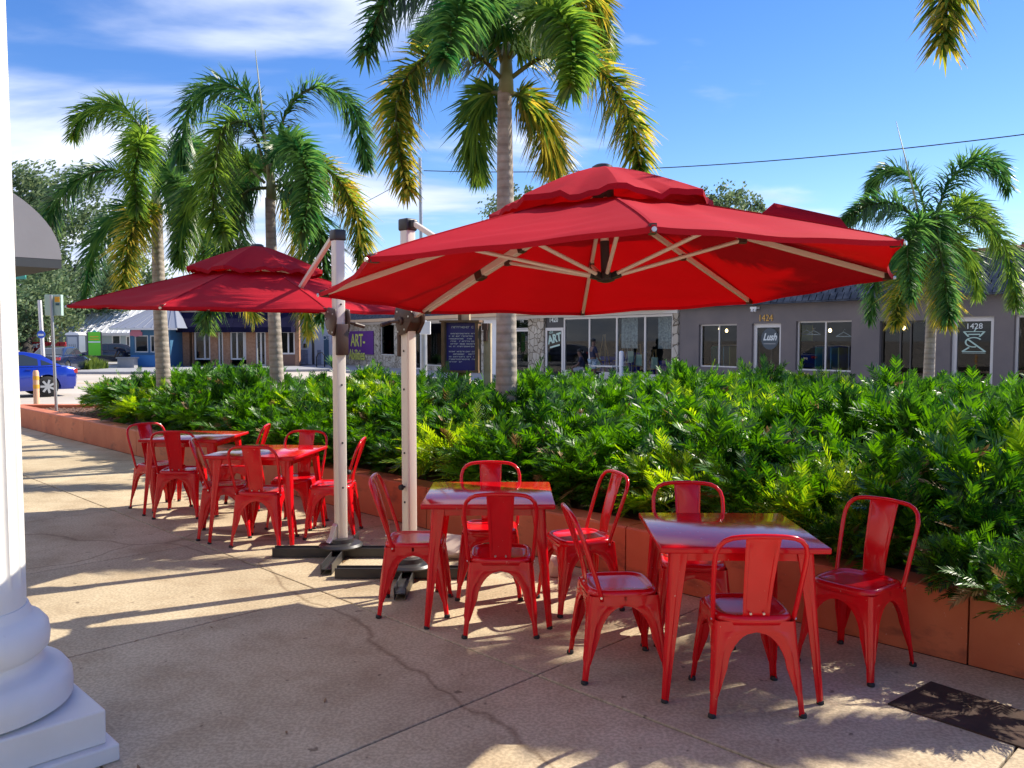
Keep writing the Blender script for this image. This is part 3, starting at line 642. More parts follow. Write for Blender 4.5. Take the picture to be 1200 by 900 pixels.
    # cross base
    for ax in (0, 1):
        b = MB(); s = (1.06, 0.085, 0.07) if ax == 0 else (0.085, 1.06, 0.07)
        # open steel channel, as on the photo: two flanges and a sunk web
        if ax == 0: b.b2(-.53, .53, -.042, -.034, 0.004, .078); b.b2(-.53, .53, .034, .042, 0.004, .078); b.b2(-.53, .53, -.034, .034, .055, .063)
        else: b.b2(-.042, -.034, -.53, -.043, 0.006, .084); b.b2(.034, .042, -.53, -.043, 0.006, .084); b.b2(-.034, .034, -.53, -.043, .040, .048); b.b2(-.042, -.034, .043, .53, 0.006, .084); b.b2(.034, .042, .043, .53, 0.006, .084); b.b2(-.034, .034, .043, .53, .040, .048)
        b.build('base_bar', M['darkgrey'], t, bevel=0.002, seg=1)
    b = MB(); b.lathe([(0.17, 0.086), (0.172, 0.096), (0.155, 0.112), (0.10, 0.120), (0.095, 0.150), (0.07, 0.155)], 32); b.build('base_collar', M['darkgrey'], t, smooth_angle=35)
    b = MB(); b.prism([(0.045, 0.125), (0.115, 0.125), (0.09, 0.16), (0.06, 0.25), (0.045, 0.27)], -0.035, 0.035, 'XZ'); b.build('base_bracket', M['silver'], t, bevel=0.004, rz=mrz + pi / 2)
    if flap:
        b = MB(); A, B = [Vector(p) - off for p in flap[:2]]; upv = Vector((0, 0, 0.235)); bk = Vector((-0.02, 0.07, 0)); vs = []
        N = 8
        for i in range(N + 1):
            f = i / N; p = A.lerp(B, f); h = min(1, 6 * f * (1 - f) + .72); vs += [p, p + upv * h * .6 + bk * .2, p + upv * h + bk * .5, p + upv * h * .9 + bk]
        b.add(vs, [(4 * i + j, 4 * i + j + 1, 4 * i + j + 5, 4 * i + j + 4) for i in range(N) for j in range(3)])
        o = b.build('rear_flap', M['canvas'], t, smooth=True, fixn=False)
    return t
U1 = umbrella('large red cantilever umbrella tilted over the front tables, pale ribs showing underneath', (0.523, 4.678, 2.007, -0.030, 0.067, -0.001, 1.60), 0.655, (-0.73, 5.90), 3,
              flap=((1.43, 4.74, 2.25), (1.88, 4.62, 2.125)), seed=1)
U2 = umbrella('red cantilever umbrella at the left, seen edge-on, over the two farther tables', (-2.367, 7.804, 1.98, 0.018, -0.024, 0.63, 1.585), 0.59, (-1.34, 6.48), 3, seed=4)

# crumpled bags by the wall
def crumple(name, label, c, s, seed, rz=0):
    bm = bmesh.new(); bmesh.ops.create_icosphere(bm, subdivisions=4, radius=1.0); rn = random.Random(seed)
    dirs = [Vector((rn.gauss(0, 1), rn.gauss(0, 1), rn.gauss(0, 1))).normalized() for _ in range(46)]; ds = [rn.uniform(.55, .95) for _ in dirs]
    for v in bm.verts:
        p = v.co.normalized(); r = 1.2
        for d, k in zip(dirs, ds):
            t_ = p.dot(d)
            if t_ > 0.2: r = min(r, k / t_)
        p = p * r; v.co = Vector((p.x * s[0], p.y * s[1], max(-0.0, (p.z + .35) * s[2])))
    me = bpy.data.meshes.new(name); bm.to_mesh(me); bm.free(); me.materials.append(M['bag']); o = bpy.data.objects.new(name, me); COL.objects.link(o)
    me.polygons.foreach_set('use_smooth', [True] * len(me.polygons)); me.set_sharp_from_angle(angle=radians(18))
    o.location = c; o.rotation_euler.z = rz; return tag(o, label, 'bag')
crumple('weight_bag', 'crumpled cream bag lying behind the umbrella pole and middle table', (-0.62, 6.52, 0.005), (0.42, 0.20, 0.17), 3, -.3)
crumple('weight_bag', 'crumpled cream bag on the ground under the middle table by the wall', (-0.13, 6.24, 0.005), (0.30, 0.16, 0.13), 9, -.75)
crumple('weight_bag', 'small crumpled pale bag against the wall between the middle and front tables', (0.33, 5.96, 0.005), (0.15, 0.13, 0.13), 12, .2)

# ------------------------------------------------------------------ column at the left edge
D0 = 3.30; L = 0.80; pc = Vector((-0.4965 * D0, D0, 0)) + Vector((-0.7071 * L, 0, 0))
col = thing('fluted_column', 'white fluted column on a stepped square base at the left edge', 'column', (pc.x, pc.y, 0), pi / 4)
b = MB(); b.box((0, 0, 0.035), (L + 0.075, L + 0.075, 0.07)); b.build('lower_plinth', M['colw'], col, bevel=0.008)
b = MB(); b.box((0, 0, 0.1405), (L, L, 0.14)); b.build('plinth', M['colw'], col, bevel=0.008)
rt = 0.388
prof = [(rt - .03, .211), (rt - .004, .227), (rt, .27), (rt - .004, .315), (rt - .03, .352), (rt - .06, .362), (rt - .10, .372), (rt - .118, .395), (rt - .118, .415), (rt - .10, .43), (rt - .085, .445), (rt - .080, .485), (rt - .086, .53), (rt - .11, .56), (rt - .14, .575), (.242, .59), (.230, .62)]
b = MB(); b.lathe(prof, 72); b.build('base_moulding', M['colw'], col, smooth_angle=45)
def flute(a, z):
    if z < 0.76: k = max(0, min(1, (z - .70) / .06))
    else: k = 1
    w = abs(((a / (2 * pi) * 20) % 1) - .5) * 2     # 0 at the flute centre
    return 1 - 0.060 * k * sqrt(max(0, 1 - (w / .82) ** 2)) if w < .82 else 1.0
zz = [.62, .66, .70, .71, .72, .74, .76, 1.0, 1.6, 2.4, 3.4, 4.6]
b = MB(); b.lathe([(.224 if z < 1 else .224 - .004 * (z - 1), z) for z in zz], 320, fn=flute); b.build('shaft', M['colw'], col, smooth_angle=40)
b = MB(); b.lathe([(.28, 4.6), (.34, 4.66), (.40, 4.75), (.42, 4.80)], 48); b.box((0, 0, 4.86), (.9, .9, .12)); b.build('capital', M['colw'], col, smooth_angle=35)

# ------------------------------------------------------------------ vegetation
def strip_leaf(mb_v, mb_f, p, d, up, L, w, droop=0.25):
    """narrow two-segment leaflet"""
    s = d.cross(up)
    if s.length < 1e-3: s = d.orthogonal()
    s.normalize(); o = len(mb_v)
    m = p + d * L * 0.5 + s * 0; e = p + d * L + Vector((0, 0, -droop * L)); m.z -= droop * L * 0.2
    mb_v += [p + s * w * .25, p - s * w * .25, m + s * w * .5, m - s * w * .5, e]
    mb_f += [(o, o + 1, o + 3, o + 2), (o + 2, o + 3, o + 4)]

def coontie_mesh(name, seed, R, Hh, nf, m):
    rn = random.Random(seed); v = []; f = []; mi = []
    # rosettes of stiff fronds set over a dome
    ros = []
    while len(ros) < 15:
        a = rn.uniform(0, 2 * pi); ct = rn.uniform(-.15, 1.0); st_ = sqrt(max(0, 1 - ct * ct))
        d = Vector((st_ * cos(a), st_ * sin(a), ct)); ros.append((Vector((d.x * R, d.y * R, max(.06, Hh * .36 + d.z * Hh * .34))) * rn.uniform(.75, 1.02), (d + Vector((0, 0, .55))).normalized()))
    for i in range(nf):
        root, ax = ros[i % len(ros)]; root = root + Vector((rn.gauss(0, .04), rn.gauss(0, .04), rn.gauss(0, .03)))
        if i % 6 == 5: root = Vector((root.x * .5, root.y * .5, root.z * .5))
        o1 = ax.orthogonal().normalized(); o2 = ax.cross(o1); a = rn.uniform(0, 2 * pi); sp = rn.uniform(.15, 1.15)
        d = (ax * cos(sp) + (o1 * cos(a) + o2 * sin(a)) * sin(sp)).normalized()
        Lf = rn.uniform(0.20, 0.46); n = 12; dead = rn.random() < .025; f0 = len(f)
        side = d.cross(Vector((0, 0, 1))); side = side.normalized() if side.length > 1e-3 else Vector((1, 0, 0))
        side = Quaternion(d, rn.uniform(-1.0, 1.0)) @ side; up = side.cross(d)
        p = root.copy(); dd = d.copy()
        for j in range(n + 1):
            u = j / n
            if j > 1:
                ll = 0.125 * (1 - 0.55 * abs(u - 0.6) / 0.6) * rn.uniform(.8, 1.2)
                for sg in (-1, 1):
                    ld = (side * sg * 0.75 + dd * (0.55 + .7 * u) + up * rn.uniform(.1, .4)).normalized()
                    strip_leaf(v, f, p, ld, (up + side * rn.uniform(-.5, .5)).normalized(), ll, 0.0185, 0.08)
            if j < n:
                q = p + dd * (Lf / n); s = side * 0.003; o = len(v); v += [p - s, p + s, q + s, q - s]; f += [(o, o + 1, o + 2, o + 3)]
                p = q; dd = (dd + Vector((0, 0, -0.05 * (0.3 + u)))).normalized(); up = side.cross(dd)
        mi += [1 if dead else 0] * (len(f) - f0)
    me = bpy.data.meshes.new(name); me.from_pydata([tuple(p) for p in v], [], f); me.materials.append(m); me.materials.append(M['dead']); me.polygons.foreach_set('material_index', mi); return me
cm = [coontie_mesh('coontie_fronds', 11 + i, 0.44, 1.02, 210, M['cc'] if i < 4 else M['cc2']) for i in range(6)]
GS = 'coontie shrubs massed in the raised planter'
rn = random.Random(21); nsh = 0
def shrub(x, y, sc, hz, lab, k=None, z=0.28):
    t = thing('coontie_shrub', lab, 'shrub', (x, y, z), rn.uniform(0, 6.28), GS); t.scale = (sc, sc, sc * hz)
    o = bpy.data.objects.new('fronds', cm[k if k is not None else rn.choice((0, 1, 2, 3, 0, 1, 2, 3, 4))]); COL.objects.link(o); o.parent = t
    return t
LAB1 = 'feathery dark green coontie shrub massed in the hedge above the terracotta planter wall'
def inside(x, y):
    n = (x + y) * R2
    if n < 5.05: return False
    for (ax, ay), (bx, by) in (((-7.1, 17.0), (-2.5, 15.6)), ((-2.5, 15.6), (4, 13.8)), ((4, 13.8), (12, 10.6))):
        if ax <= x <= bx: return y < ay + (by - ay) * (x - ax) / (bx - ax)
    return x < 8.5
s = -17.2
while s < 4.6:
    n = 5.27 + rn.uniform(-.04, .08)
    while n < 17:
        p = sn(s + rn.uniform(-.2, .2), n + rn.uniform(-.15, .15))
        dep = p.y; px = 600 + 980 * p.x / max(dep, .5)
        row = n - 5.27
        if inside(p.x, p.y) and 128 + max(0, 10 - row * 6) < px < 1420 and dep > 1.5:
            # height profile of the hedge
            h = 0.875 + 0.10 * sin(s * 1.9) + 0.06 * sin(s * 3.1 + 1) + 0.07 * sin(n * 2.3 + s)
            if row < 0.3: h *= 0.86
            if px > 850 and row < 2: h -= 0.05
            if px > 780 and row > 2: h += 0.08 + 0.05 * min(1, (px - 780) / 150) * min(1, (row - 2) / 2)
            h = min(h, 0.98)
            if 770 < px < 1090 and row > 1.6: h = 0.93 + 0.10 * sin(s * 1.9 + .6) + .05 * sin(n * 3)
            if px > 1090 and row > 1.5: h = min(h, 0.90)
            if px < 330: h += 0.02
            if 330 < px < 820: h -= 0.05 + (0.04 if px < 620 else 0)
            if s < -15.6: h *= 0.82
            near_end = s < -15.3
            keep = row < 5.5 or rn.random() < (0.9 if px > 600 else .8)
            if keep: shrub(p.x, p.y, (rn.uniform(.74, .86) if row < .35 else rn.uniform(.92, 1.12)) * (0.9 if near_end else 1), (h / 1.02 * rn.uniform(.90, 1.06)) * (1.18 if row < .35 else 1), LAB1, k=(rn.choice((4, 5, 1, 2)) if (px > 800 and row < 3.5 and rn.random() < .8) else None))  # paler leaf meshes favoured at the right front: sunlight put into the leaf colour
        n += 0.62 if row < 3 else 0.80
    s += 0.62

for px_, py_, k_s, lb_ in ((1205, 715, .50, 'feathery coontie tuft spilling over the terracotta wall at the right edge'), (1130, 690, .42, 'small coontie tuft on the terracotta wall above the rusty plate'), (985, 652, .42, 'small coontie tuft on the wall behind the chair right of the front table')):
    p_ov = at(px_, py_, .45); o_ = shrub(p_ov.x + .16, p_ov.y + .16, k_s, 1.0, lb_, z=.32)
# palms -----------------------------------------------------------------------------------------------
def frond_mesh(pts, Lmax, dens, whorl, wid, seed, droop=0.30, t0=0.10, tipmix=False):
    rn = random.Random(seed); v = []; f = []
    P = [Vector(p) for p in pts]
    def cr(u):
        k = len(P) - 1; x = u * k; i = min(int(x), k - 1); t = x - i
        p0 = P[max(i - 1, 0)]; p1 = P[i]; p2 = P[i + 1]; p3 = P[min(i + 2, k)]
        return 0.5 * ((2 * p1) + (p2 - p0) * t + (2 * p0 - 5 * p1 + 4 * p2 - p3) * t * t + (3 * p1 - p0 - 3 * p2 + p3) * t ** 3)
    N = 24; cl = [cr(i / N) for i in range(N + 1)]
    b = MB(); b.tube(cl, [0.022 * (1 - .85 * i / N) + .002 for i in range(N + 1)], 6)
    n = int(dens * 1.0)
    for i in range(n):
        u = t0 + (1 - t0) * (i + rn.random()) / n; p = cr(min(u, 1)); d = (cr(min(u + .02, 1.0)) - cr(max(u - .02, 0))).normalized()
        e = (u - t0) / (1 - t0); ll = Lmax * (0.45 + 0.55 * sin(pi * min(1, e * 0.85 + .18))) * rn.uniform(.75, 1.1)
        o1 = d.orthogonal().normalized(); o2 = d.cross(o1)
        for w in range(whorl):
            a = rn.uniform(0, 2 * pi); r = o1 * cos(a) + o2 * sin(a)
            ld = (r * 1.0 + d * (0.42 + .40 * e)).normalized()
            strip_leaf(v, f, p, ld, d, ll * rn.uniform(.8, 1.1), wid, droop)
    o = len(b.v); nf = len(b.f); b.v += [tuple(q) for q in v]; b.f += [tuple(i + o for i in q) for q in f]; b.m += [1 if (len(q) == 4) != (tipmix and rn.random() < .22) else 2 for q in f]
    return b
def palm(label, base, top, r0, r1, fronds, spear=None, Lleaf=0.42, seed=0, flowers=(), dens=120, lean=None, wid=0.022, shaft=0.55, bulge=0.0):
    base = Vector(base); top = Vector(top); t = thing('foxtail_palm', label, 'palm tree', base, 0, 'foxtail palms planted along the hedge and street')
    rn = random.Random(seed); rel = top - base; N = 46; pts = []; rs = []
    for i in range(N + 1):
        u = i / N; pts.append(rel * u + Vector((0.02 * sin(3 * u + seed), 0, 0))); rs.append((r0 + (r1 - r0) * u + bulge * sin(pi * u)) * (1 + (0.008 if i % 2 else -0.006)))
    b = MB(); b.tube(pts, rs, 20); b.build('trunk', M['trunk'], t, smooth_angle=50)
    b = MB(); d = rel.normalized(); b.tube([rel - d * .02, rel + d * shaft * .3, rel + d * shaft * .7, rel + d * shaft * 1.1], [r1 * 1.12, r1 * 1.0, r1 * .72, r1 * .3], 16); b.build('crownshaft', M['crownshaft'], t, smooth=True)
    for k, (mk, pl) in enumerate(fronds):
        b = frond_mesh([Vector(p) - base for p in pl], Lleaf * 1.15, dens, 5, wid * 1.35, seed * 50 + k, tipmix=(mk == 'py'))
        o = b.build('frond', [M['rachis'], M['pg'] if mk == 'py' else M[mk], M['py'] if mk == 'py' else M[{'pd': 'pd', 'pg': 'pg'}[mk]]], t, fixn=False)
    if spear:
        b = MB(); ps = [Vector(p) - base for p in spear]; b.tube([ps[0], ps[0].lerp(ps[1], .5) + Vector((0.01, 0, 0)), ps[1]], [0.028, 0.016, 0.004], 8); b.build('spear_leaf', mat('spear_leaf', (0.32, 0.34, 0.20), 0.5), t, smooth=True)
    return t
def path(d0, pts, dd):
    """frond spine through photograph directions at distances d0..d0+dd"""
    k = len(pts) - 1
    return [atd(x, y, d0 + dd * (i / k)) for i, (x, y) in enumerate(pts)]
Dc = 8.7
palm('tall foxtail palm behind the big umbrella, its drooping fronds turning yellow', at(590, 445, 0.3) * 0 + Vector((-0.085, Dc, 0.28)), atd(593, 108, Dc), 0.122, 0.072, [
    ('pd', path(Dc, [(590, 78), (562, 8), (508, -22), (455, -2), (428, 62)], -1.0)),
    ('py', path(Dc, [(590, 95), (553, 62), (500, 68), (468, 110), (466, 165), (478, 222)], -1.2)),
    ('pg', path(Dc, [(588, 108), (566, 112), (556, 140), (556, 175), (562, 205)], 1.2)),
    ('py', path(Dc, [(597, 108), (622, 118), (640, 150), (648, 180), (652, 222)], 0.9)),
    ('py', path(Dc, [(598, 92), (640, 66), (692, 76), (728, 118), (745, 165), (750, 208)], -0.8)),
    ('py', path(Dc, [(596, 62), (628, 5), (665, -18), (700, 0), (706, 50)], 0.8)),
    ('pd', path(Dc, [(593, 60), (598, 0), (606, -60), (620, -110)], -0.8)),
    ('pd', path(Dc, [(594, 62), (585, 15), (560, -8), (535, 20), (520, 70)], -1.9)),
    ('pg', path(Dc, [(595, 72), (618, 22), (650, 15), (672, 50), (668, 100)], -1.8)),
    ('pg', path(Dc, [(596, 70), (640, 30), (690, 25), (715, 60)], 1.6)),
    ('pd', path(Dc, [(592, 70), (560, 30), (520, 22), (490, 45)], 1.8)),
], Lleaf=0.36, seed=1, dens=135, bulge=0.004)
D2 = 11.5
palm('foxtail palm with whitish spear standing behind the left umbrella, nearest the poles', Vector((-0.281 * D2, D2, 0.28)), atd(318, 232, D2), 0.105, 0.065, [
    ('pd', path(D2, [(313, 200), (302, 128), (262, 98), (226, 118), (212, 170), (214, 190)], 0.8)),
    ('pd', path(D2, [(320, 200), (336, 130), (372, 102), (410, 122), (425, 165), (430, 192)], 0.5)),
    ('pg', path(D2, [(312, 200), (292, 146), (262, 152), (252, 200), (250, 250), (262, 272)], -1.4)),
    ('pg', path(D2, [(310, 214), (268, 182), (232, 215), (216, 262), (212, 310)], 0.6)),
    ('py', path(D2, [(324, 214), (366, 190), (402, 218), (420, 262), (424, 305)], -0.5)),
    ('pd', path(D2, [(320, 218), (350, 222), (372, 270), (380, 320), (378, 372)], -1.0)),
    ('pd', path(D2, [(314, 220), (285, 228), (268, 280), (262, 330), (240, 372)], -1.0)),
    ('py', path(D2, [(320, 218), (342, 240), (356, 300), (360, 350), (362, 388)], 1.2)),
    ('pd', path(D2, [(316, 205), (330, 170), (350, 175), (362, 220), (355, 270)], -1.9)),
    ('pd', path(D2, [(316, 205), (290, 190), (275, 230), (290, 300)], 1.9)),
], spear=(atd(317, 232, D2), atd(299, 58, D2 - .3)), Lleaf=0.40, seed=2, dens=125)
D1 = 13.6
palm('foxtail palm at the left with pale sunlit trunk passing behind the left umbrella', Vector((-0.415 * D1, D1, 0.28)), atd(184, 250, D1), 0.125, 0.085, [
    ('pg', path(D1, [(182, 218), (170, 158), (136, 124), (98, 132), (86, 160)], 0.4)),
    ('pg', path(D1, [(181, 218), (172, 168), (164, 168), (158, 205), (160, 240)], -1.6)),
    ('pd', path(D1, [(180, 232), (138, 200), (88, 212), (58, 252), (46, 300)], -0.4)),
    ('pd', path(D1, [(180, 240), (142, 250), (112, 286), (100, 345)], 0.8)),
    ('py', path(D1, [(181, 242), (164, 252), (150, 290), (144, 345)], -1.2)),
    ('pd', path(D1, [(185, 226), (204, 180), (228, 170), (246, 205)], 0.7)),
    ('pg', path(D1, [(186, 240), (212, 238), (235, 275), (240, 325), (244, 385)], -0.6)),
    ('pd', path(D1, [(183, 225), (200, 205), (215, 240), (208, 300)], -1.5)),
    ('py', path(D1, [(186, 244), (222, 262), (262, 320), (300, 372)], 1.4)),
], spear=(atd(182, 250, D1), atd(171, 116, D1 - .2)), Lleaf=0.42, seed=3, dens=120)
D4 = 14.0
palm('foxtail palm on the right with dark shaded trunk in front of the mauve shop', Vector((0.5 * D4, D4, -0.1)), atd(1092, 345, D4), 0.10, 0.075, [
    ('pd', path(D4, [(1092, 298), (1105, 228), (1135, 190), (1165, 190), (1182, 222)], 0.3)),
    ('pd', path(D4, [(1090, 290), (1078, 226), (1056, 200), (1030, 205), (1020, 225)], 0.8)),
    ('pd', path(D4, [(1088, 296), (1060, 244), (1020, 240), (990, 258)], -0.5)),
    ('pd', path(D4, [(1088, 306), (1050, 288), (1028, 318), (1020, 372)], -0.3)),
    ('pd', path(D4, [(1092, 296), (1096, 252), (1102, 296), (1108, 335), (1112, 368)], -1.5)),
    ('pg', path(D4, [(1095, 300), (1134, 255), (1172, 278), (1188, 330), (1190, 355)], -0.3)),
    ('pg', path(D4, [(1094, 296), (1124, 240), (1152, 250), (1170, 290)], 1.2)),
    ('py', path(D4, [(1090, 310), (1072, 312), (1056, 340), (1050, 375)], -1.0)),
    ('py', path(D4, [(1094, 312), (1101, 330), (1107, 352), (1109, 376)], -0.6)),
    ('pd', path(D4, [(1090, 296), (1080, 262), (1064, 290), (1068, 345)], -1.6)),
    ('pg', path(D4, [(1092, 300), (1110, 276), (1136, 300), (1146, 345)], 0.9)),
], spear=(atd(1088, 300, D4), atd(1050, 142, D4 - .2)), Lleaf=0.40, seed=4, dens=110)
# a near palm whose trunk stands right of the frame; one frond tip hangs into the top right corner
D5 = 6.2
tp = atd(1430, -40, D5)
palm('foxtail palm mostly outside the frame, one frond tip hanging in the top right corner', Vector((tp.x + .1, D5, 0.28)), tp, 0.16, 0.13, [
    ('py', path(D5, [(1428, -70), (1360, -190), (1240, -210), (1150, -120), (1116, -30), (1106, 48)], -0.4)),
    ('pg', path(D5, [(1435, -70), (1470, -170), (1560, -180), (1620, -60)], 0.3)),
    ('pg', path(D5, [(1430, -75), (1420, -180), (1410, -270)], 0.5)),
    ('pg', path(D5, [(1430, -70), (1400, -140), (1340, -90), (1330, 60)], 1.6)),
    ('pg', path(D5, [(1435, -60), (1480, -90), (1520, 0), (1520, 160)], -1.2)),
    ('pg', path(D5, [(1435, -60), (1470, -120), (1500, -40), (1500, 120)], 1.8)),
], Lleaf=0.40, seed=5, dens=130)

# broadleaf trees far behind ---------------------------------------------------------------------------
def leafy(label, base, blobs, trunk_r, n, leaf, seed, m='oak', name='oak_tree'):
    base = Vector(base); t = thing(name, label, 'tree', base); rn = random.Random(seed); b = MB()
    cs = [(Vector(c) - base, r) for c, r in blobs]; tot = sum(r ** 2 for _, r in cs)
    # sub-clumps make an uneven crown
    for c, r in cs:
        m_ = max(6, int(26 * r * r / tot * len(cs)))
        subs = []
        for _ in range(m_):
            d = Vector((rn.gauss(0, 1), rn.gauss(0, 1), rn.gauss(0, .8))).normalized(); subs.append((c + d * r * rn.uniform(.35, .95), r * rn.uniform(.22, .42)))
        k = int(n * r * r / tot)
        for _ in range(k):
            sc_, sr = rn.choice(subs); d = Vector((rn.gauss(0, 1), rn.gauss(0, 1), rn.gauss(0, 1))).normalized(); p = sc_ + d * sr * rn.random() ** .4
            a = Vector((rn.gauss(0, 1), rn.gauss(0, 1), rn.gauss(0, 1))).normalized(); q = a.orthogonal().normalized() * leaf * rn.uniform(.6, 1.2); w = a.cross(q).normalized() * leaf * .45
            b.add([p - q, p + w, p + q, p - w], [(0, 1, 2, 3)])
    b.build('crown', M[m], t, fixn=False)
    b = MB(); mid = sum((c for c, _ in cs), Vector()) / len(cs); tt = Vector((mid.x * .4, mid.y * .4, mid.z * .5)); b.tube([(0, 0, 0), tt * .5 + Vector((.1, 0, 0)), tt], [trunk_r, trunk_r * .8, trunk_r * .6], 10)
    b.build('trunk', M['bark'], t, smooth=True)
    for c, r in cs:
        b = MB(); b.tube([tt * .8, tt.lerp(c, .5) + Vector((0, 0, -.2 * r)), c], [trunk_r * .5, trunk_r * .3, .04], 7); b.build('limb', M['bark'], t, smooth=True)
    return t
leafy('big grey green oak behind the palms at the far left', atd(45, 425, 66), [(atd(20, 250, 64), 4.0), (atd(70, 235, 66), 4.2), (atd(30, 310, 64), 4.5), (atd(95, 300, 66), 4.6), (atd(150, 330, 68), 3.2), (atd(55, 355, 64), 3.8), (atd(5, 215, 66), 3.0), (atd(115, 355, 70), 3.4)], .8, 26000, .20, 31)
leafy('low dark oak left of the house, in the shade of the big oak', atd(30, 425, 56), [(atd(30, 345, 58), 3.2), (atd(10, 375, 56), 3.0), (atd(50, 375, 60), 2.6)], .5, 9000, .18, 32)
leafy('pale green oak crown rising over the shingled roof between umbrella and right palm', atd(850, 425, 48), [(atd(828, 240, 48), 1.3), (atd(850, 232, 48), 1.2), (atd(880, 240, 48), 1.0), (atd(812, 236, 49), 1.0), (atd(850, 262, 48), 2.2), (atd(810, 270, 48), 2.0)], .35, 6500, .13, 33)
leafy('distant oak showing above the shops behind the central palm trunk', atd(600, 425, 75), [(atd(612, 232, 75), 1.6), (atd(600, 262, 75), 3.0), (atd(640, 270, 75), 3.0)], .4, 4000, .2, 34)
leafy('distant oak behind the roof right of the right palm', atd(1240, 425, 40), [(atd(1225, 300, 40), 1.6), (atd(1260, 290, 40), 1.8)], .3, 3000, .15, 35)

# ------------------------------------------------------------------ shops across the street
# facade line: origin A0, x axis runs along the shopfronts towards the right, y axis into the buildings
A0 = Vector((2.39, 36.0, 0)); FU = Vector((0.5446, -0.8387, 0)); FN = Vector((0.8387, 0.5446, 0)); FRZ = atan2(FU.y, FU.x)
def ft(px):
    k = (px - 600) / F_PX
    return (A0.y * k - A0.x) / (FU.x - FU.y * k)
def fz(px, py):
    t = ft(px); d = A0.y + FU.y * t; return CAM_H + ((450 - py) / F_PX - tan(PITCH)) * d * 1.0
pv = MB(); q = [A0 + FU * -34 - FN * 4.2, A0 + FU * 26 - FN * 4.2, A0 + FU * 26 + FN * 12, A0 + FU * -34 + FN * 12]
pv.prism([(p.x, p.y) for p in q], -0.12, 0.0, 'XY'); tag(pv.build('pavement', M['kerb']), kind='structure')

def window_unit(par, x0, x1, z0, z1, mull, fm, fw=0.05, y=0.0, depth=0.07, name='window'):
    """frame bars, mullions and panes of one opening; the opening itself is cut in the wall"""
    f = MB(); f.b2(x0, x1, y, y + depth, z1 - fw, z1); f.b2(x0, x1, y, y + depth, z0, z0 + fw); f.b2(x0, x0 + fw, y, y + depth, z0 + fw, z1 - fw); f.b2(x1 - fw, x1, y, y + depth, z0 + fw, z1 - fw)
    fo = f.build(name, fm, par)
    xs = [x0 + fw] + list(mull) + [x1 - fw]
    for m_ in mull:
        k = MB(); k.b2(m_ - fw / 2, m_ + fw / 2, y, y + depth - .002, z0 + fw, z1 - fw); k.build('mullion', fm, fo)
    for a, c in zip(xs[:-1], xs[1:]):
        g = MB(); yy = y + depth * .5; a2 = a + (fw / 2 if a in mull else 0); c2 = c - (fw / 2 if c in mull else 0); g.quad((a2, yy, z0 + fw), (c2, yy, z0 + fw), (c2, yy, z1 - fw), (a2, yy, z1 - fw)); g.build('pane', M['glass'], fo, fixn=False)
    return fo
def wall_with_openings(b, x0, x1, z0, z1, ops, y0=0.0, y1=0.25):
    """ops: sorted list of (xa, xb, za, zb)"""
    x = x0
    for xa, xb, za, zb in ops:
        if xa > x: b.b2(x, xa, y0, y1, z0, z1)
        if za > z0 + .01: b.b2(xa, xb, y0, y1, z0, za)
        if zb < z1 - .01: b.b2(xa, xb, y0, y1, zb, z1)
        x = xb
    if x < x1: b.b2(x, x1, y0, y1, z0, z1)
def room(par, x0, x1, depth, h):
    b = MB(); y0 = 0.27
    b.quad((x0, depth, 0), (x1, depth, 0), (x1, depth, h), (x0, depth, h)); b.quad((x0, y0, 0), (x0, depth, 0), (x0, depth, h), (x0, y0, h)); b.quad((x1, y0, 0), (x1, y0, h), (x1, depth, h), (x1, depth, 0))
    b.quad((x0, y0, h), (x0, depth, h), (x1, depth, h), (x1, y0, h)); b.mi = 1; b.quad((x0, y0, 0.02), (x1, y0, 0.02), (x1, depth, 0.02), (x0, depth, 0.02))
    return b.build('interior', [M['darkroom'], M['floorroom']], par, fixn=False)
def fdx(x, y):
    p = A0 + FU * x; k = p.x / p.y; o = A0 + FN * y
    return (o.y * k - o.x) / (FU.x - FU.y * k)
def fp(x, y, z):
    x = fdx(x, y); return A0 + FU * x + FN * y + Vector((0, 0, z))

# --- mauve boutique
BX0, BX1 = ft(796), ft(1330)
bt = thing('boutique_building', 'single storey mauve grey shop with dark shingled roof, right of the umbrella', 'building', A0, FRZ)
EZ = 2.83
w1 = (ft(818.5), ft(863), 0.75, fz(840, 380)); dr = (ft(880.5), ft(914.5), 0.0, fz(898, 379)); w2 = (ft(932), ft(997), 0.75, fz(964, 376))
w3 = (ft(1030), ft(1083), 0.6, fz(1055, 376)); d3 = (ft(1113), ft(1163.5), 0.0, fz(1138, 371)); w4 = (ft(1187), ft(1290), 0.35, fz(1195, 369))
b = MB(); wall_with_openings(b, BX0, BX1, 0, EZ + .02, [w1, dr, w2, w3, d3, w4]); b.b2(BX1 - .25, BX1, .25, 9, 0, EZ); b.b2(BX0, BX0 + .25, .25, 9, 0, EZ); b.b2(BX0, BX1, 9, 9.25, 0, EZ)
b.build('wall', M['stucco'], bt)
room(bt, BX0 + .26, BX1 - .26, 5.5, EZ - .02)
def wu(o, n, m_, fm, **k): return window_unit(bt, o[0], o[1], o[2], o[3], m_, fm, name=n, y=0.10, **k)
dkf = mat('dark_bronze_frame', (0.05, 0.045, 0.04), 0.4)
wu(w1, 'window', [ft(840)], M['metalw'], fw=0.045); wu(w2, 'window', [ft(964.5)], M['metalw'], fw=0.045); wu(w3, 'window', [ft(1052), ft(1064)], dkf, fw=0.05); wu(w4, 'window', [], M['metalw'], fw=0.06)
D2o = wu(dr, 'door', [], M['metalw'], fw=0.13); D3o = wu(d3, 'door', [], M['metalw'], fw=0.12)
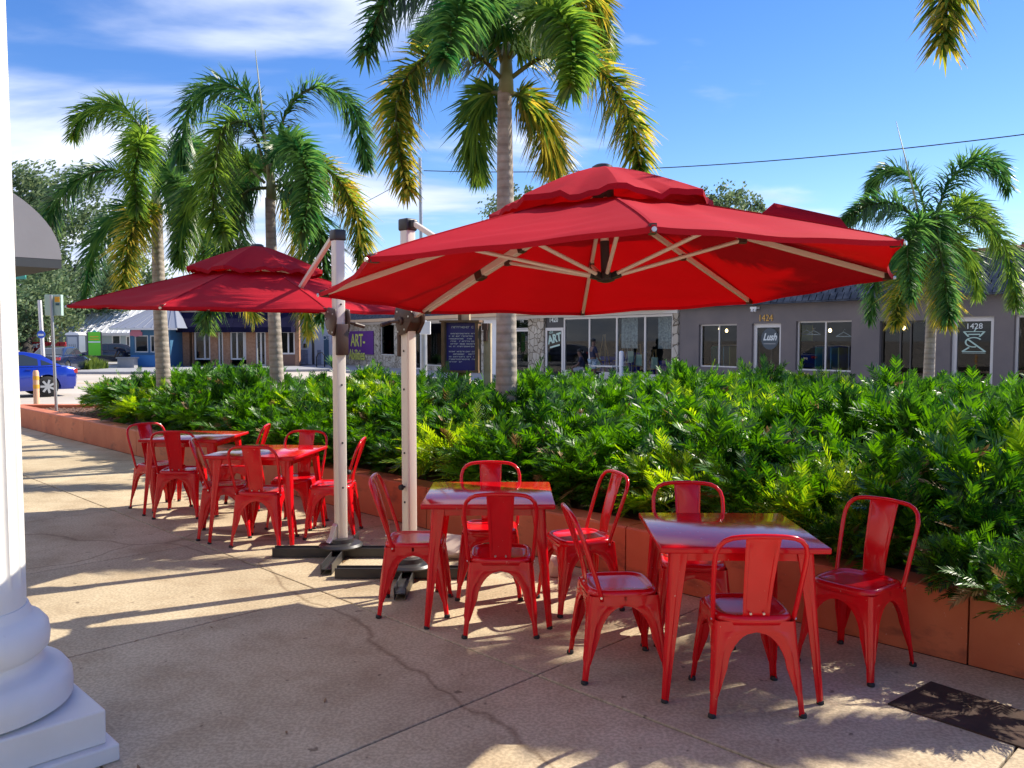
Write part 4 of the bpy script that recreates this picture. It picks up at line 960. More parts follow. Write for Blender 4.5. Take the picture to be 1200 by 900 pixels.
# numerals and door lettering
text('1424', 0.30, 'house_number', M['gold'], bt, ((ft(889) + ft(905)) / 2, -0.02, fz(897, 373)), ext=0.01)
cxd = (ft(880.5) + ft(914.5)) / 2 + .05; zc_ = fz(897, 397)
b = MB(); b.tube([(cxd, 0.125, zc_), (cxd, 0.130, zc_)], 0.35, 28); b.build('door_emblem', mat('slate_disc', (0.075, 0.095, 0.11), 0.7), bt)
text('Lush', 0.32, 'door_lettering', M['whitelet'], bt, (cxd, 0.118, zc_ + .05), shear=0.35, off=0.008, sx=.9)
b = MB(); b.b2(cxd - .24, cxd + .24, .116, .119, zc_ - .17, zc_ - .155); b.build('door_underline', M['steel'], bt)
cx3 = ft(1137.5); px_m = lambda n: n * (A0.y + FU.y * ft(1138)) / F_PX * 1.45
text('1428', 0.20, 'house_number', M['whitelet'], bt, (cx3, 0.125, fz(1138, 382.5)), ext=.004, sx=1.1)
em = MB(); z0 = fz(1138, 413.5); y_ = 0.125; w = 0.30
em.b2(cx3 - w, cx3 + w, y_, y_ + .004, z0 - .02, z0 - .005)
em.bar((cx3 - w, y_, z0 + .05), (cx3 + w, y_, z0 + .05), .004, .035, (0, 0, 1)); em.bar((cx3 - w, y_, z0 + .05), (cx3 - .12, y_, z0 + .24), .004, .05, (1, 0, 0)); em.bar((cx3 + w, y_ - .002, z0 + .05), (cx3 - .17, y_ - .002, z0 + .62), .004, .05, (1, 0, 0))
arc = [(cx3 + .21 * cos(a), y_ - .004, z0 + .47 + .21 * sin(a)) for a in [radians(35 + 12 * i) for i in range(22)]]
for p, q_ in zip(arc[:-1], arc[1:]): em.bar(p, q_, .004, .045, (0, -1, 0)) if False else em.bar(p, q_, .045, .004, (0, -1, 0))
em.bar((cx3 - .27, y_, z0 + .95), (cx3 - .14, y_, z0 + .72), .004, .05, (1, 0, 0)); em.bar((cx3 + .27, y_, z0 + .95), (cx3 + .14, y_, z0 + .72), .004, .05, (1, 0, 0)); em.bar((cx3 - .15, y_, z0 + .82), (cx3 + .15, y_, z0 + .82), .004, .05, (0, 0, 1)); em.bar((cx3 - .27, y_, z0 + .94), (cx3 + .27, y_, z0 + .94), .004, .03, (0, 0, 1)); em.bar((cx3, y_, z0 + .95), (cx3 + .05, y_, z0 + 1.08), .004, .035, (1, 0, 0))
em.v = [(x, y, z0 + (z - z0) * .58) for x, y, z in em.v]; tag(em.build('door_logo', M['mint'], bt), kind='stuff')
# porch lamp under the eave
b = MB(); xl = ft(886); b.box((xl, -0.10, EZ - .10), (.26, .16, .07)); b.tube([(xl - .06, -.14, EZ - .13), (xl - .06, -.17, EZ - .22)], .04, 10); b.tube([(xl + .06, -.14, EZ - .13), (xl + .06, -.17, EZ - .22)], .04, 10); b.build('porch_lamp', M['white'], bt)
# mansard: deck + rows of individual shingles
RX0, RX1, RH, RB = ft(783), BX1 + .3, 1.15, 0.55
b = MB(); b.prism([(-.30, EZ), (-.30, EZ + .03), (RB - .04, EZ + RH), (RB + .3, EZ + RH), (RB + .3, EZ)], RX0, RX1, 'YZ'); b.b2(RX0 + .02, RX1 - .02, RB + .3, 9.3, EZ, EZ + .2); b.build('roof', M['slate'], bt)
b = MB(); b.b2(RX0 - .02, RX1 + .02, RB - .09, RB + .14, EZ + RH, EZ + RH + .09); b.build('roof_coping', mat('russet_coping', (.22, .09, .06), .7), bt)
sh = MB(); sw, shh = 0.235, 0.20; sl = Vector((0, (RB + .26) / RH, 1)).normalized(); nrm_ = Vector((0, -1, (RB + .26) / RH)).normalized()
SM = Matrix((Vector((1, 0, 0)), sl, -nrm_)).transposed()
def shmesh(i):
    r_ = random.Random(i); b = MB(); h = 0.235 + r_.uniform(-.02, .02); w_ = sw - .018 - r_.uniform(0, .02)
    b.box((0, h / 2, 0), (w_, h, .018)); me = bpy.data.meshes.new('shingle'); me.from_pydata(b.v, [], b.f); me.materials.append(M['slate']); return me
shm = [shmesh(i) for i in range(5)]; rs_ = random.Random(77); far = MB(); nsing = 0; rows = 6
cells = []
for r in range(rows):
    for c in range(int((RX1 - RX0) / sw)): cells.append((RX0 + (c + .5 + (.5 if r % 2 else 0)) * sw, r))
cells.sort(key=lambda k: abs(k[0] - ft(1140)))
for x, r in cells:
    base = Vector((x, -.30, EZ + .02)) + sl * (r * shh) + nrm_ * (.022 + rs_.uniform(0, .022)); tilt = rs_.uniform(-.03, .03)
    Rm = SM @ Matrix.Rotation(tilt, 3, 'Z') @ Matrix.Rotation(-.10, 3, 'X')
    if x > RX1 - .1: continue
    if nsing < 300 and ft(1040) < x < ft(1215):
        o = bpy.data.objects.new('shingle', rs_.choice(shm)); COL.objects.link(o); o.parent = bt; o.matrix_local = Matrix.Translation(base) @ Rm.to_4x4(); nsing += 1
    else: h = .235 + rs_.uniform(-.02, .02); far.box(base + Rm @ Vector((0, h / 2, 0)), (sw - .02 - rs_.uniform(0, .02), h, .018), M=Rm)
tag(far.build('shingles', M['slate'], bt), kind='stuff')

def tagged(b, name, m_, label, cat, **k): return tag(b.build(name, m_, **k), label, cat)
def ffb(): return MB()
def place(o, x, y, z=0.0, rz=0.0):
    o.location = fp(x, y, z); o.rotation_euler.z = FRZ + rz; return o
# inside the boutique
def pendant(x, y, z, lab):
    t = thing('pendant_lamp', lab, 'lamp'); place(t, x, y, z); b = MB(); b.lathe([(.015, .07), (.04, .04), (.05, 0), (.035, -.04), (.01, -.055)], 12); b.build('bulb', M['lamp'], t, smooth=True); b = MB(); b.tube([(0, 0, .1), (0, 0, EZ - z - .03)], .008, 5); b.build('cord', M['rubber'], t)
pendant(ft(843), .9, fz(843, 385), 'glowing bulb hanging behind the left window of the mauve shop')
pendant(ft(851), 1.6, fz(852, 387), 'second glowing bulb behind the left window of the mauve shop, deeper in the room')
pendant(ft(972), 1.0, fz(976, 387), 'glowing bulb hanging behind the middle window of the mauve shop')
pendant(ft(1034), .8, fz(1040, 390), 'small glowing bulb low behind the dark window left of the right palm')
pendant(ft(1058), .8, fz(1064, 384), 'bright glowing bulb high behind the dark window left of the right palm')
def hanger(x, y, z, lab):
    t = thing('coat_hanger', lab, 'hanger'); place(t, x, y, z); b = MB(); b.tube([(-.26, 0, -.13), (0, 0, 0), (.26, 0, -.13), (-.26, 0, -.13)], .014, 6); b.build('bar', M['white'], t); b = MB(); b.tube([(0, 0, 0), (0, 0, .06), (.04, 0, .09), (.06, 0, .05)], .008, 6); b.build('hook', M['bolt'], t)
hanger(ft(944.5), .6, fz(945, 386.5), 'white hanger at the left in the clothes window of the mauve shop')
hanger(ft(953), .6, fz(953, 387), 'white hanger beside the mullion in the clothes window of the mauve shop')
hanger(ft(988), .6, fz(988, 389), 'white hanger at the right end of the clothes window of the mauve shop')
def rack(x, y, lab):
    t = thing('clothes_rack', lab, 'clothes rack'); place(t, x, y); b = MB(); b.tube([(-.6, 0, 0), (-.6, 0, 1.5), (.6, 0, 1.5), (.6, 0, 0)], .02, 6); b.build('rail', M['steel'], t)
    for i, c in enumerate(((.05, .35, .35), (.3, .32, .3), (.12, .3, .4), (.3, .3, .12))):
        b = MB(); b.prism([(-.02, .75), (.02, .75), (.025, 1.4), (0, 1.46), (-.025, 1.4)], -.22, .22, 'XZ', c=(-.45 + .28 * i, 0, 0)); b.build('garment', mat('garment_cloth', c, .9), t)
rack(ft(850), 1.1, 'clothes rack with teal garments behind the left window of the mauve shop'); rack(ft(975), 1.3, 'clothes rack behind the middle window of the mauve shop')
b = MB(); b.box((0, 0, 0), (.75, .03, .5)); o = tagged(b, 'wall_picture', mat('yellow_green_picture', (.45, .50, .15), .7), 'yellow green panel hanging at the left of the clothes window', 'picture'); place(o, ft(940), 1.0, fz(940, 388) - .05)

# --- art shops
art = thing('art_shop_building', 'low row of stone fronted art shops with tan fascia and white framed windows', 'building', A0, FRZ)
AX0, AX1 = ft(388), ft(795.5); FZ0, FZ1 = 2.80, 2.98; HZ = 2.66
b = MB(); b.b2(ft(380.5), ft(783) - .01, -.55, 0, FZ0, FZ1); b.build('fascia', M['fascia'], art)
b = MB(); b.b2(AX0, AX1, -.10, .20, HZ, FZ0 - .003); b.build('header', M['metalw'], art)
# low shingle band above the fascia (leaves too small to pick apart)
b = MB(); b.prism([(-.45, FZ1 + .003), (.1, FZ1 + .62), (.4, FZ1 + .62), (.4, FZ1 + .003)], AX0, ft(783) - .02, 'YZ'); b.b2(AX0, ft(783) - .02, .4, 9, 2.7, 2.95); b.build('roof', mat('weathered_grey_shingle_band', (0.10, 0.10, 0.115), 0.9, var2=(0.26, 0.24, 0.24), vscale=7, bump=.8, bscale=9), art)
b = MB(); rs2 = random.Random(3); x = AX0
s2 = Vector((0, .55, .62)).normalized(); n2 = Vector((0, -.62, .55))
M2 = Matrix((Vector((1, 0, 0)), s2, -n2)).transposed()
for r in range(4):
    x = AX0 + (r % 2) * .12
    while x < ft(783) - .25: b.box(Vector((x + .1, -.45, FZ1)) + s2 * (r * .19 + .1) + n2 * (.02 + rs2.random() * .02), (.21, .22, .02), M=M2 @ Matrix.Rotation(rs2.uniform(-.06, .06), 3, 'Z')); x += .24
tag(b.build('shingles', M['slate'], art), kind='stuff')
stone = bpy.data.materials.new('flagstone_cladding'); stone.use_nodes = True; t_ = stone.node_tree; p_ = t_.nodes['Principled BSDF']; p_.inputs['Roughness'].default_value = .85
tcx = t_.nodes.new('ShaderNodeTexCoord'); vo_ = t_.nodes.new('ShaderNodeTexVoronoi'); vo_.feature = 'DISTANCE_TO_EDGE'; vo_.inputs['Scale'].default_value = 3.6; t_.links.new(tcx.outputs['Object'], vo_.inputs['Vector'])
r_ = t_.nodes.new('ShaderNodeValToRGB'); t_.links.new(vo_.outputs[0], r_.inputs[0]); r_.color_ramp.elements[0].position = .015; r_.color_ramp.elements[1].position = .05; r_.color_ramp.elements[0].color = (.28, .24, .19, 1); r_.color_ramp.elements[1].color = (1, 1, 1, 1)
vc = t_.nodes.new('ShaderNodeTexVoronoi'); vc.inputs['Scale'].default_value = 3.6; t_.links.new(tcx.outputs['Object'], vc.inputs['Vector']); rr_ = t_.nodes.new('ShaderNodeValToRGB'); t_.links.new(vc.outputs['Color'], rr_.inputs[0]); rr_.color_ramp.elements[0].color = (.34, .29, .22, 1); rr_.color_ramp.elements[1].color = (.55, .50, .42, 1)
mm_ = t_.nodes.new('ShaderNodeMix'); mm_.data_type = 'RGBA'; mm_.blend_type = 'MULTIPLY'; mm_.inputs[0].default_value = 1; t_.links.new(r_.outputs[0], mm_.inputs[6]); t_.links.new(rr_.outputs[0], mm_.inputs[7]); t_.links.new(mm_.outputs[2], p_.inputs['Base Color'])
bb = t_.nodes.new('ShaderNodeBump'); bb.inputs['Distance'].default_value = .03; t_.links.new(r_.outputs[0], bb.inputs['Height']); t_.links.new(bb.outputs[0], p_.inputs['Normal'])
def blk(a, c, z0=0, z1=HZ - .003, y0=-.06, y1=.25, m_=None, nm='stone_pier'):
    b = MB(); b.b2(a, c, y0, y1, z0, z1); return b.build(nm, m_ or stone, art)
blk(ft(789), ft(795.5)); blk(ft(620), ft(638)); blk(AX0, ft(446)); blk(ft(446), ft(463), 0, .75); blk(ft(568), ft(600), y0=-.04, m_=M['white'], nm='white_wall_panel'); blk(ft(527), ft(568), y0=-.04); blk(ft(470), ft(476))
blk(ft(463), ft(470)); 
window_unit(art, ft(446), ft(463), .75, HZ - .01, [], M['metalw'], y=.05)
window_unit(art, ft(476), ft(496), 0, HZ - .01, [ft(486)], M['metalw'], y=.05, fw=.08, name='door')
window_unit(art, ft(496), ft(527), 0.25, HZ - .01, [], M['metalw'], y=.05); blk(ft(496), ft(527), 0, .245)
window_unit(art, ft(600), ft(620), 0, 2.18, [], M['metalw'], y=.05, fw=.10, name='door'); window_unit(art, ft(600), ft(620), 2.2, HZ - .01, [], M['metalw'], y=.05, name='transom', fw=.04)
window_unit(art, ft(638.5), ft(659.5), 0, 2.22, [], M['metalw'], y=.02, fw=.13, name='door'); 
tr_ = MB(); tr_.b2(ft(638.5), ft(659.5), .04, .09, 2.225, HZ - .005); tr_.build('transom', M['darkgrey'], art)
text('1420', .30, 'house_number', M['whitelet'], art, (ft(648), .025, fz(648.5, 375)), off=.006, sx=1.15); text('14', .26, 'house_number', M['whitelet'], art, (ft(611), .03, fz(611, 376)), sx=1.2)
xd = (ft(638.5) + ft(659.5)) / 2; text('ART', .50, 'door_lettering', M['mint'], art, (xd, .045, fz(649, 397)), rot=(pi / 2, -.18, 0), off=.02, sx=1.05); text('the', .22, 'door_lettering', M['mint'], art, (xd - .25, .045, fz(648, 390) + .03), rot=(pi / 2, -.18, 0))
b = MB(); b.bar((xd - .35, .05, fz(648, 406) - .05), (xd + .38, .05, fz(648, 404)), .004, .07, (0, 0, 1)); b.build('lettering_underline', M['mint'], art)
window_unit(art, ft(660), ft(788.5), .30, HZ - .01, [ft(690), ft(722), ft(755)], M['metalw'], y=.02, fw=.09); blk(ft(660), ft(789), 0, .295, y0=-.02, m_=M['metalw'], nm='window_base')
# partition walls and room
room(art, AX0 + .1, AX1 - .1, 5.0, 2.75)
b = MB(); b.b2(AX0, AX0 + .1, .25, 9, 0, 2.7); b.b2(AX1 - .1, AX1 - .01, .25, 9, 0, 2.7); b.b2(AX0, AX1, 9, 9.2, 0, 2.7); b.build('side_wall', stone, art)
# purple sign
b = MB(); b.b2(ft(402), ft(439.5), -.12, -.07, .75, fz(425, 388)); sg = b.build('sign_board', M['purple'], art); xs_ = (ft(402) + ft(439.5)) / 2
text('ART-', 1.15, 'sign_lettering', M['lime'], sg, (xs_ + .25, -.13, fz(424, 399.5)), off=.014, sx=.95, ext=.01); text('Abilities', .98, 'sign_lettering', M['lime'], sg, (xs_ + .05, -.13, fz(420, 416)), off=.012, sx=.84, ext=.01)
# things in and before the art shop
def easel(x, y, lab, h=1.7, card=True, m_='easel'):
    t = thing('easel', lab, 'easel'); place(t, x, y, .02)
    for sx in (-.28, .28): b = MB(); b.bar((sx, -.15, 0), (sx * .25, .05, h), .04, .03); b.build('leg', M[m_], t)
    b = MB(); b.bar((0, .5, 0), (0, .06, h), .04, .03); b.build('leg', M[m_], t); b = MB(); b.bar((-.3, -.12, h * .42), (.3, -.12, h * .42), .05, .04); b.build('ledge', M[m_], t)
    if card:
        b = MB(); b.box((0, 0, 0), (.34, .015, .44)); o = tagged(b, 'price_card', M['card'], lab.split(' in the ')[0].replace('easel', 'card resting on the easel') + ' in the gallery window', 'card'); place(o, x + .05, y - .17, h * .42 + .26)
easel(ft(707), 1.0, 'tall golden easel in the second gallery pane', 1.9, False); easel(ft(738), 1.0, 'pale easel in the third gallery pane', 1.8, True, 'metalw'); easel(ft(748), .8, 'slim brown easel in the third gallery pane', 1.5); easel(ft(727) , 1.2, 'leaning easel left of the drape in the gallery window', 1.9, False)
easel(ft(766), .6, 'short stout easel in the fourth gallery pane', 1.3); easel(ft(700), .9, 'small easel in the second gallery pane', 1.1)
def drape(x, y, w_, h, lab):
    b = MB(); N = 28; vs = []
    for i in range(N + 1):
        xx = -w_ / 2 + w_ * i / N
        for j in range(6): vs.append((xx, .06 * sin(i * 1.6) * (1 - j / 6), h * j / 5 - .02 * abs(sin(i)) * (j == 5)))
    b.add(vs, [(i * 6 + j, (i + 1) * 6 + j, (i + 1) * 6 + j + 1, i * 6 + j + 1) for i in range(N) for j in range(5)]); b.add([(x_, y_ + .5, z_) for x_, y_, z_ in vs[5::6]] + vs[5::6], [(i, i + 1, N + 1 + i + 1, N + 1 + i) for i in range(N)])
    o = tagged(b, 'draped_cloth', M['drape'], lab, 'cloth', smooth=True, fixn=False); place(o, x, y, .02)
drape(ft(714), 1.5, 1.3, .95, 'blue violet cloth draped over a stand in the second gallery pane'); drape(ft(735), 1.6, 1.6, 1.15, 'blue violet cloth in the third gallery pane'); drape(ft(775), 1.3, 1.4, .85, 'dark violet cloth beneath the white panel in the fourth gallery pane')
for xa, xb, lab in ((728, 748, 'shimmering white panel hanging in the third gallery pane'), (771, 787, 'shimmering white panel hanging beside the stone pier in the gallery')):
    b = MB(); N = 24; W_ = ft(xb) - ft(xa); vs = [(W_ * i / N, .05 * sin(i * 1.3), z) for i in range(N + 1) for z in (0, 1.3)]; b.add(vs, [(2 * i, 2 * i + 2, 2 * i + 3, 2 * i + 1) for i in range(N)]); o = tagged(b, 'gallery_curtain', M['panelw'], lab, 'panel', smooth=True, fixn=False); place(o, ft(xa), .7, 1.35)
b = MB(); b.box((0, 0, .45), (.7, .4, .9)); b.box((0, 0, 1.15), (.4, .3, .45)); b.box((.2, 0, 1.5), (.25, .2, .25)); place(tagged(b, 'display_cabinet', mat('red_display', (.35, .02, .03), .5), 'red display stand behind the small window beside the purple sign', 'cabinet'), ft(454), .8)
b = MB(); b.tube([(0, 0, .0), (0, 0, 1.65)], .05, 8); b.build
post = MB(); post.tube([(0, 0, 0), (0, 0, 1.25), (0, 0, 1.28)], [.085, .085, .04], 12); o = tagged(post, 'bollard', M['white'], 'white bollard standing at the kerb before the gallery window', 'bollard', smooth_angle=40); o.location = atd(728, 446, 31.0); o.location.z = 0
bench = thing('bench', 'dark bench in front of the gallery where a man sits', 'bench'); place(bench, ft(684), -1.3)
b = MB(); b.box((0, 0, .43), (1.7, .42, .05)); b.build('seat', M['darkgrey'], bench)
for sx in (-.7, .7): b = MB(); b.box((sx, 0, .2), (.07, .36, .40)); b.build('leg', M['darkgrey'], bench)
ct = thing('cafe_table', 'small pale table beside the bench before the gallery', 'table'); place(ct, ft(712), -1.4); b = MB(); b.box((0, 0, .7), (1.2, .6, .04)); b.build('table_top', M['metalw'], ct)
for sx, sy in ((-.5, -.2), (.5, -.2), (-.5, .2), (.5, .2)): b = MB(); b.tube([(sx, sy, 0), (sx, sy, .68)], .02, 6); b.build('leg', M['steel'], ct)

# ------------------------------------------------------------------ people
def skin_mesh(name, joints, edges, m_, parent, sub=2):
    me = bpy.data.meshes.new(name); keys = list(joints); me.from_pydata([joints[k][0] for k in keys], [(keys.index(a), keys.index(c)) for a, c in edges], [])
    o = bpy.data.objects.new(name, me); COL.objects.link(o); md = o.modifiers.new('k', 'SKIN'); md.use_smooth_shade = True
    for i, k in enumerate(keys):
        r = joints[k][1]; me.skin_vertices[0].data[i].radius = r if isinstance(r, tuple) else (r, r); me.skin_vertices[0].data[i].use_root = (i == 0)
    s_ = o.modifiers.new('s', 'SUBSURF'); s_.levels = sub; bake(o); o.data.materials.clear(); o.data.materials.append(m_); o.parent = parent; return o
def person(label, J, loc, rz, shirt, shorts, shirt_edges, short_edges, hair=True, shoe='sock'):
    t = thing('person', label, 'person', loc, rz); E_ = [('pelvis', 'chest'), ('chest', 'neck'), ('neck', 'head'), ('head', 'crown')]
    for s in 'lr': E_ += [('chest', 'sh' + s), ('sh' + s, 'el' + s), ('el' + s, 'wr' + s), ('wr' + s, 'ha' + s), ('pelvis', 'hp' + s), ('hp' + s, 'kn' + s), ('kn' + s, 'an' + s), ('an' + s, 'to' + s)]
    R = dict(pelvis=(.14, .11), chest=(.15, .11), neck=.05, head=(.075, .09), crown=(.06, .07))
    for s in 'lr': R.update({'sh' + s: .055, 'el' + s: .042, 'wr' + s: .03, 'ha' + s: .035, 'hp' + s: .085, 'kn' + s: .058, 'an' + s: .038, 'to' + s: .035})
    skin_mesh('body', {k: (J[k], R[k]) for k in R}, E_, M['skin'], t)
    def sc(k, f): r = R[k]; return tuple(x * f for x in r) if isinstance(r, tuple) else r * f
    def mid(a, c, f): return tuple(J[a][i] + (J[c][i] - J[a][i]) * f for i in range(3))
    SJ = {k: (J[k], sc(k, 1.18)) for k in ('pelvis', 'chest', 'shl', 'shr')}; SJ['nk'] = (mid('chest', 'neck', .55), .075); SJ['ul'] = (mid('shl', 'ell', .75), .066); SJ['ur'] = (mid('shr', 'elr', .75), .066)
    skin_mesh('shirt', SJ, [('pelvis', 'chest'), ('chest', 'nk'), ('chest', 'shl'), ('chest', 'shr'), ('shl', 'ul'), ('shr', 'ur')], shirt, t)
    HJ = {'pelvis': (J['pelvis'], sc('pelvis', 1.14)), 'hpl': (J['hpl'], .105), 'hpr': (J['hpr'], .105), 'kl': (mid('hpl', 'knl', .85), .088), 'kr': (mid('hpr', 'knr', .85), .088)}
    skin_mesh('shorts', HJ, [('pelvis', 'hpl'), ('pelvis', 'hpr'), ('hpl', 'kl'), ('hpr', 'kr')], shorts, t)
    for s in 'lr': skin_mesh('shoe', {'a': (mid('kn' + s, 'an' + s, .75), .045), 'b': (J['an' + s], .05), 'c': (J['to' + s], .045)}, [('a', 'b'), ('b', 'c')], M[shoe], t, 1)
    hx = Vector(J['head']); up = (Vector(J['crown']) - hx).normalized(); b = MB()
    bm = bmesh.new(); bmesh.ops.create_icosphere(bm, subdivisions=2, radius=1); 
    me = bpy.data.meshes.new('hair')
    for v in bm.verts: v.co = Vector((v.co.x * .088, v.co.y * .105, v.co.z * .075)) + Vector(J['crown']) + Vector((0, -.02, .0))
    bm.to_mesh(me); bm.free(); me.materials.append(M['hair']); o = bpy.data.objects.new('hair', me); COL.objects.link(o); o.parent = t; me.polygons.foreach_set('use_smooth', [True] * len(me.polygons))
    # nose and ears so that the head is not a plain ball
    return t
stand = dict(pelvis=(0, 0, .95), chest=(0, 0, 1.30), neck=(0, .01, 1.47), head=(0, .03, 1.58), crown=(0, .02, 1.68), shl=(-.18, 0, 1.38), shr=(.18, 0, 1.38), ell=(-.25, .02, 1.08), elr=(.24, .05, 1.08), wrl=(-.26, .12, .86), wrr=(.24, .18, .88), hal=(-.26, .15, .79), har=(.24, .22, .82),
             hpl=(-.09, 0, .88), hpr=(.09, 0, .88), knl=(-.10, .04, .49), knr=(.11, .02, .49), anl=(-.11, 0, .08), anr=(.12, -.03, .08), tol=(-.12, .14, .04), tor=(.13, .12, .04))
sit = dict(pelvis=(0, 0, .55), chest=(0, .06, .90), neck=(0, .10, 1.07), head=(0, .15, 1.17), crown=(0, .15, 1.27), shl=(-.18, .06, .98), shr=(.18, .06, .98), ell=(-.24, .16, .72), elr=(.24, .16, .72), wrl=(-.18, .38, .62), wrr=(.18, .38, .62), hal=(-.15, .45, .60), har=(.15, .45, .60),
           hpl=(-.09, .06, .52), hpr=(.09, .06, .52), knl=(-.13, .46, .50), knr=(.13, .46, .50), anl=(-.13, .42, .08), anr=(.13, .50, .08), tol=(-.14, .56, .04), tor=(.14, .64, .04))
bend = dict(pelvis=(0, 0, .90), chest=(0, .30, 1.12), neck=(0, .46, 1.18), head=(0, .56, 1.16), crown=(0, .66, 1.18), shl=(-.18, .36, 1.12), shr=(.18, .36, 1.12), ell=(-.2, .46, .86), elr=(.2, .48, .86), wrl=(-.15, .60, .66), wrr=(.15, .62, .68), hal=(-.14, .66, .60), har=(.14, .68, .62),
            hpl=(-.09, .0, .84), hpr=(.09, .0, .84), knl=(-.11, .08, .47), knr=(.11, .0, .47), anl=(-.11, -.04, .08), anr=(.12, -.12, .08), tol=(-.12, .10, .04), tor=(.13, .02, .04))
p = fp(ft(683), -1.3, 0); person('seated man in navy shirt and grey shorts on the bench by the gallery', sit, (p.x, p.y, 0), radians(80), M['shirt'], M['shorts'], 0, 0)
p = fp(ft(695), -1.6, 0); person('standing man in dark shirt and patterned shorts behind the seated man', stand, (p.x, p.y, 0), radians(-70), M['shirt'], M['pshorts'], 0, 0)
p = atd(147, 428, 52); person('person in dark clothes bending forward beside the blue kiosk', bend, (p.x, p.y, 0), radians(85), M['shirt'], M['shirt'], 0, 0)

# ------------------------------------------------------------------ buildings at the left end of the street (they face the camera)
def X(px, d): return (px - 600) / F_PX * d
def Z(py, d): return CAM_H + ((450 - py) / F_PX - tan(PITCH)) * d
# white shop
DW = 57.0
wb = thing('white_shop_building', 'white rendered shop with blue door between the navy awnings and the purple sign', 'building', (0, DW, 0))
b = MB(); ops = [(X(363, DW), X(371, DW), 0, Z(391, DW)), (X(377, DW), X(388, DW), 0, Z(391, DW))]
wall_with_openings(b, X(351, DW), X(402, DW), 0, Z(352, DW), ops); b.b2(X(351, DW), X(402, DW), 6, 6.2, 0, Z(352, DW)); b.b2(X(351, DW), X(402, DW), .25, 6, Z(352, DW) - .2, Z(352, DW) - .02); b.build('wall', M['wblue'], wb)
for a, c in ((352, 361), (372, 376.5)): b = MB(); b.b2(X(a, DW), X(c, DW), -.05, -.003, 0, Z(410, DW)); b.build('wainscot', mat('blue_grey_stone', (.25, .28, .36), .8, var=.2, vscale=6), wb)
for (a, c, z0, z1), m_ in zip(ops, ('metalw', 'metalw')):
    b = MB(); b.b2(a, a + .14, .02, .12, 0, z1 - .14); b.b2(c - .14, c, .02, .12, 0, z1 - .14); b.b2(a, c, .02, .12, z1 - .14, z1); b.build('door_frame', M['wblue'], wb)
b = MB(); a, c, z0, z1 = ops[0]; b.b2(a + .14, c - .14, .06, .10, 0, z1 - .14); b.build('door', mat('dark_glazed_door', (.03, .035, .05), .3), wb)
b = MB(); a, c, z0, z1 = ops[1]; b.b2(a + .14, c - .14, .06, .10, 0, z1 - .14); dd_ = b.build('door', mat('teal_blue_door', (.03, .11, .20), .5), wb); text('OP', .42, 'door_lettering', M['whitelet'], wb, ((a + c) / 2, .05, Z(396, DW)))
b = MB(); b.box((X(358, DW), -.06, Z(405, DW)), (.2, .12, .28)); b.build('wall_lamp', M['rubber'], wb)
b = MB(); b.box((X(387, DW), -.06, Z(382.5, DW)), (.18, .12, .22)); b.build('wall_lamp', M['rubber'], wb)
fl = thing('striped_flag', 'purple and white striped flag hanging beside the purple sign', 'flag', atd(392, 400, 53)); fl.location.z = 0
b = MB(); b.tube([(0, 0, 0), (0, 0, 2.75)], .03, 6); b.build('pole', M['metalw'], fl)
for i in range(7):
    b = MB(); vs = []
    for j in range(7): z = 2.5 - j * .26; sw_ = .04 * sin(j * 1.1) + j * .035; vs += [(-.28 + i * .08 + sw_, .03 * sin(i * 1.9), z), (-.20 + i * .08 + sw_, .03 * sin((i + 1) * 1.9), z)]
    b.add(vs, [(2 * j, 2 * j + 1, 2 * j + 3, 2 * j + 2) for j in range(6)]); b.build('stripe', M['white'] if i % 2 else mat('violet_stripe', (.16, .08, .25), .8), fl, fixn=False)
pl = thing('potted_palm', 'low dark green leafy plant before the blue door of the white shop', 'plant', atd(390, 428, 50)); pl.location.z = 0
for i in range(34):
    a = rn.uniform(0, 6.28); e = rn.uniform(.4, 1.4); b = MB() if i == 0 else b; d = Vector((cos(a) * cos(e), sin(a) * cos(e), sin(e))); s_ = Vector((-sin(a), cos(a), 0)) * .05
    p1 = d * .6; p2 = d * 1.05 + Vector((0, 0, -.15)); b.add([-s_ * .3, s_ * .3, p1 + s_, p1 - s_, p2], [(0, 1, 2, 3), (3, 2, 4)])
b.build('leaves', M['pd'], pl, fixn=False)
b = MB(); b.tube([(0, 0, 0), (0, 0, .6), (.12, 0, .85), (.35, 0, .9), (.5, 0, .7), (.5, 0, 0)], .035, 8); o = tagged(b, 'bike_rack', M['rubber'], 'black hooped bicycle rack before the white shop', 'bike rack', smooth=True); o.location = atd(371, 430, 52); o.location.z = 0

# navy awning building
DN = 54.0
nb = thing('navy_awning_building', 'low brick shop row with a long navy awning behind the left umbrella', 'building', (0, DN, 0))
NX0, NX1, NT = X(186, DN), X(351, DN), Z(356, DN)
b = MB(); b.b2(NX0, NX1, 0, .3, Z(366, DN), NT); b.b2(NX0, NX1, 6, 6.2, 0, NT); b.b2(NX0, NX0 + .2, .3, 6, 0, NT); b.b2(NX0, NX1, .3, 6, NT - .2, NT - .02); b.build('wall', mat('tan_parapet', (.42, .30, .22), .8), nb)
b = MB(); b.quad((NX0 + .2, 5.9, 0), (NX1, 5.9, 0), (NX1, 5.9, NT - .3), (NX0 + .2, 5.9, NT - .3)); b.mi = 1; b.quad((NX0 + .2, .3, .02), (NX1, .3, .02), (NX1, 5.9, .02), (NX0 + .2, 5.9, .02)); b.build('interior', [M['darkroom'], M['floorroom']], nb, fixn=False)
aw0 = Z(389.5, DN)
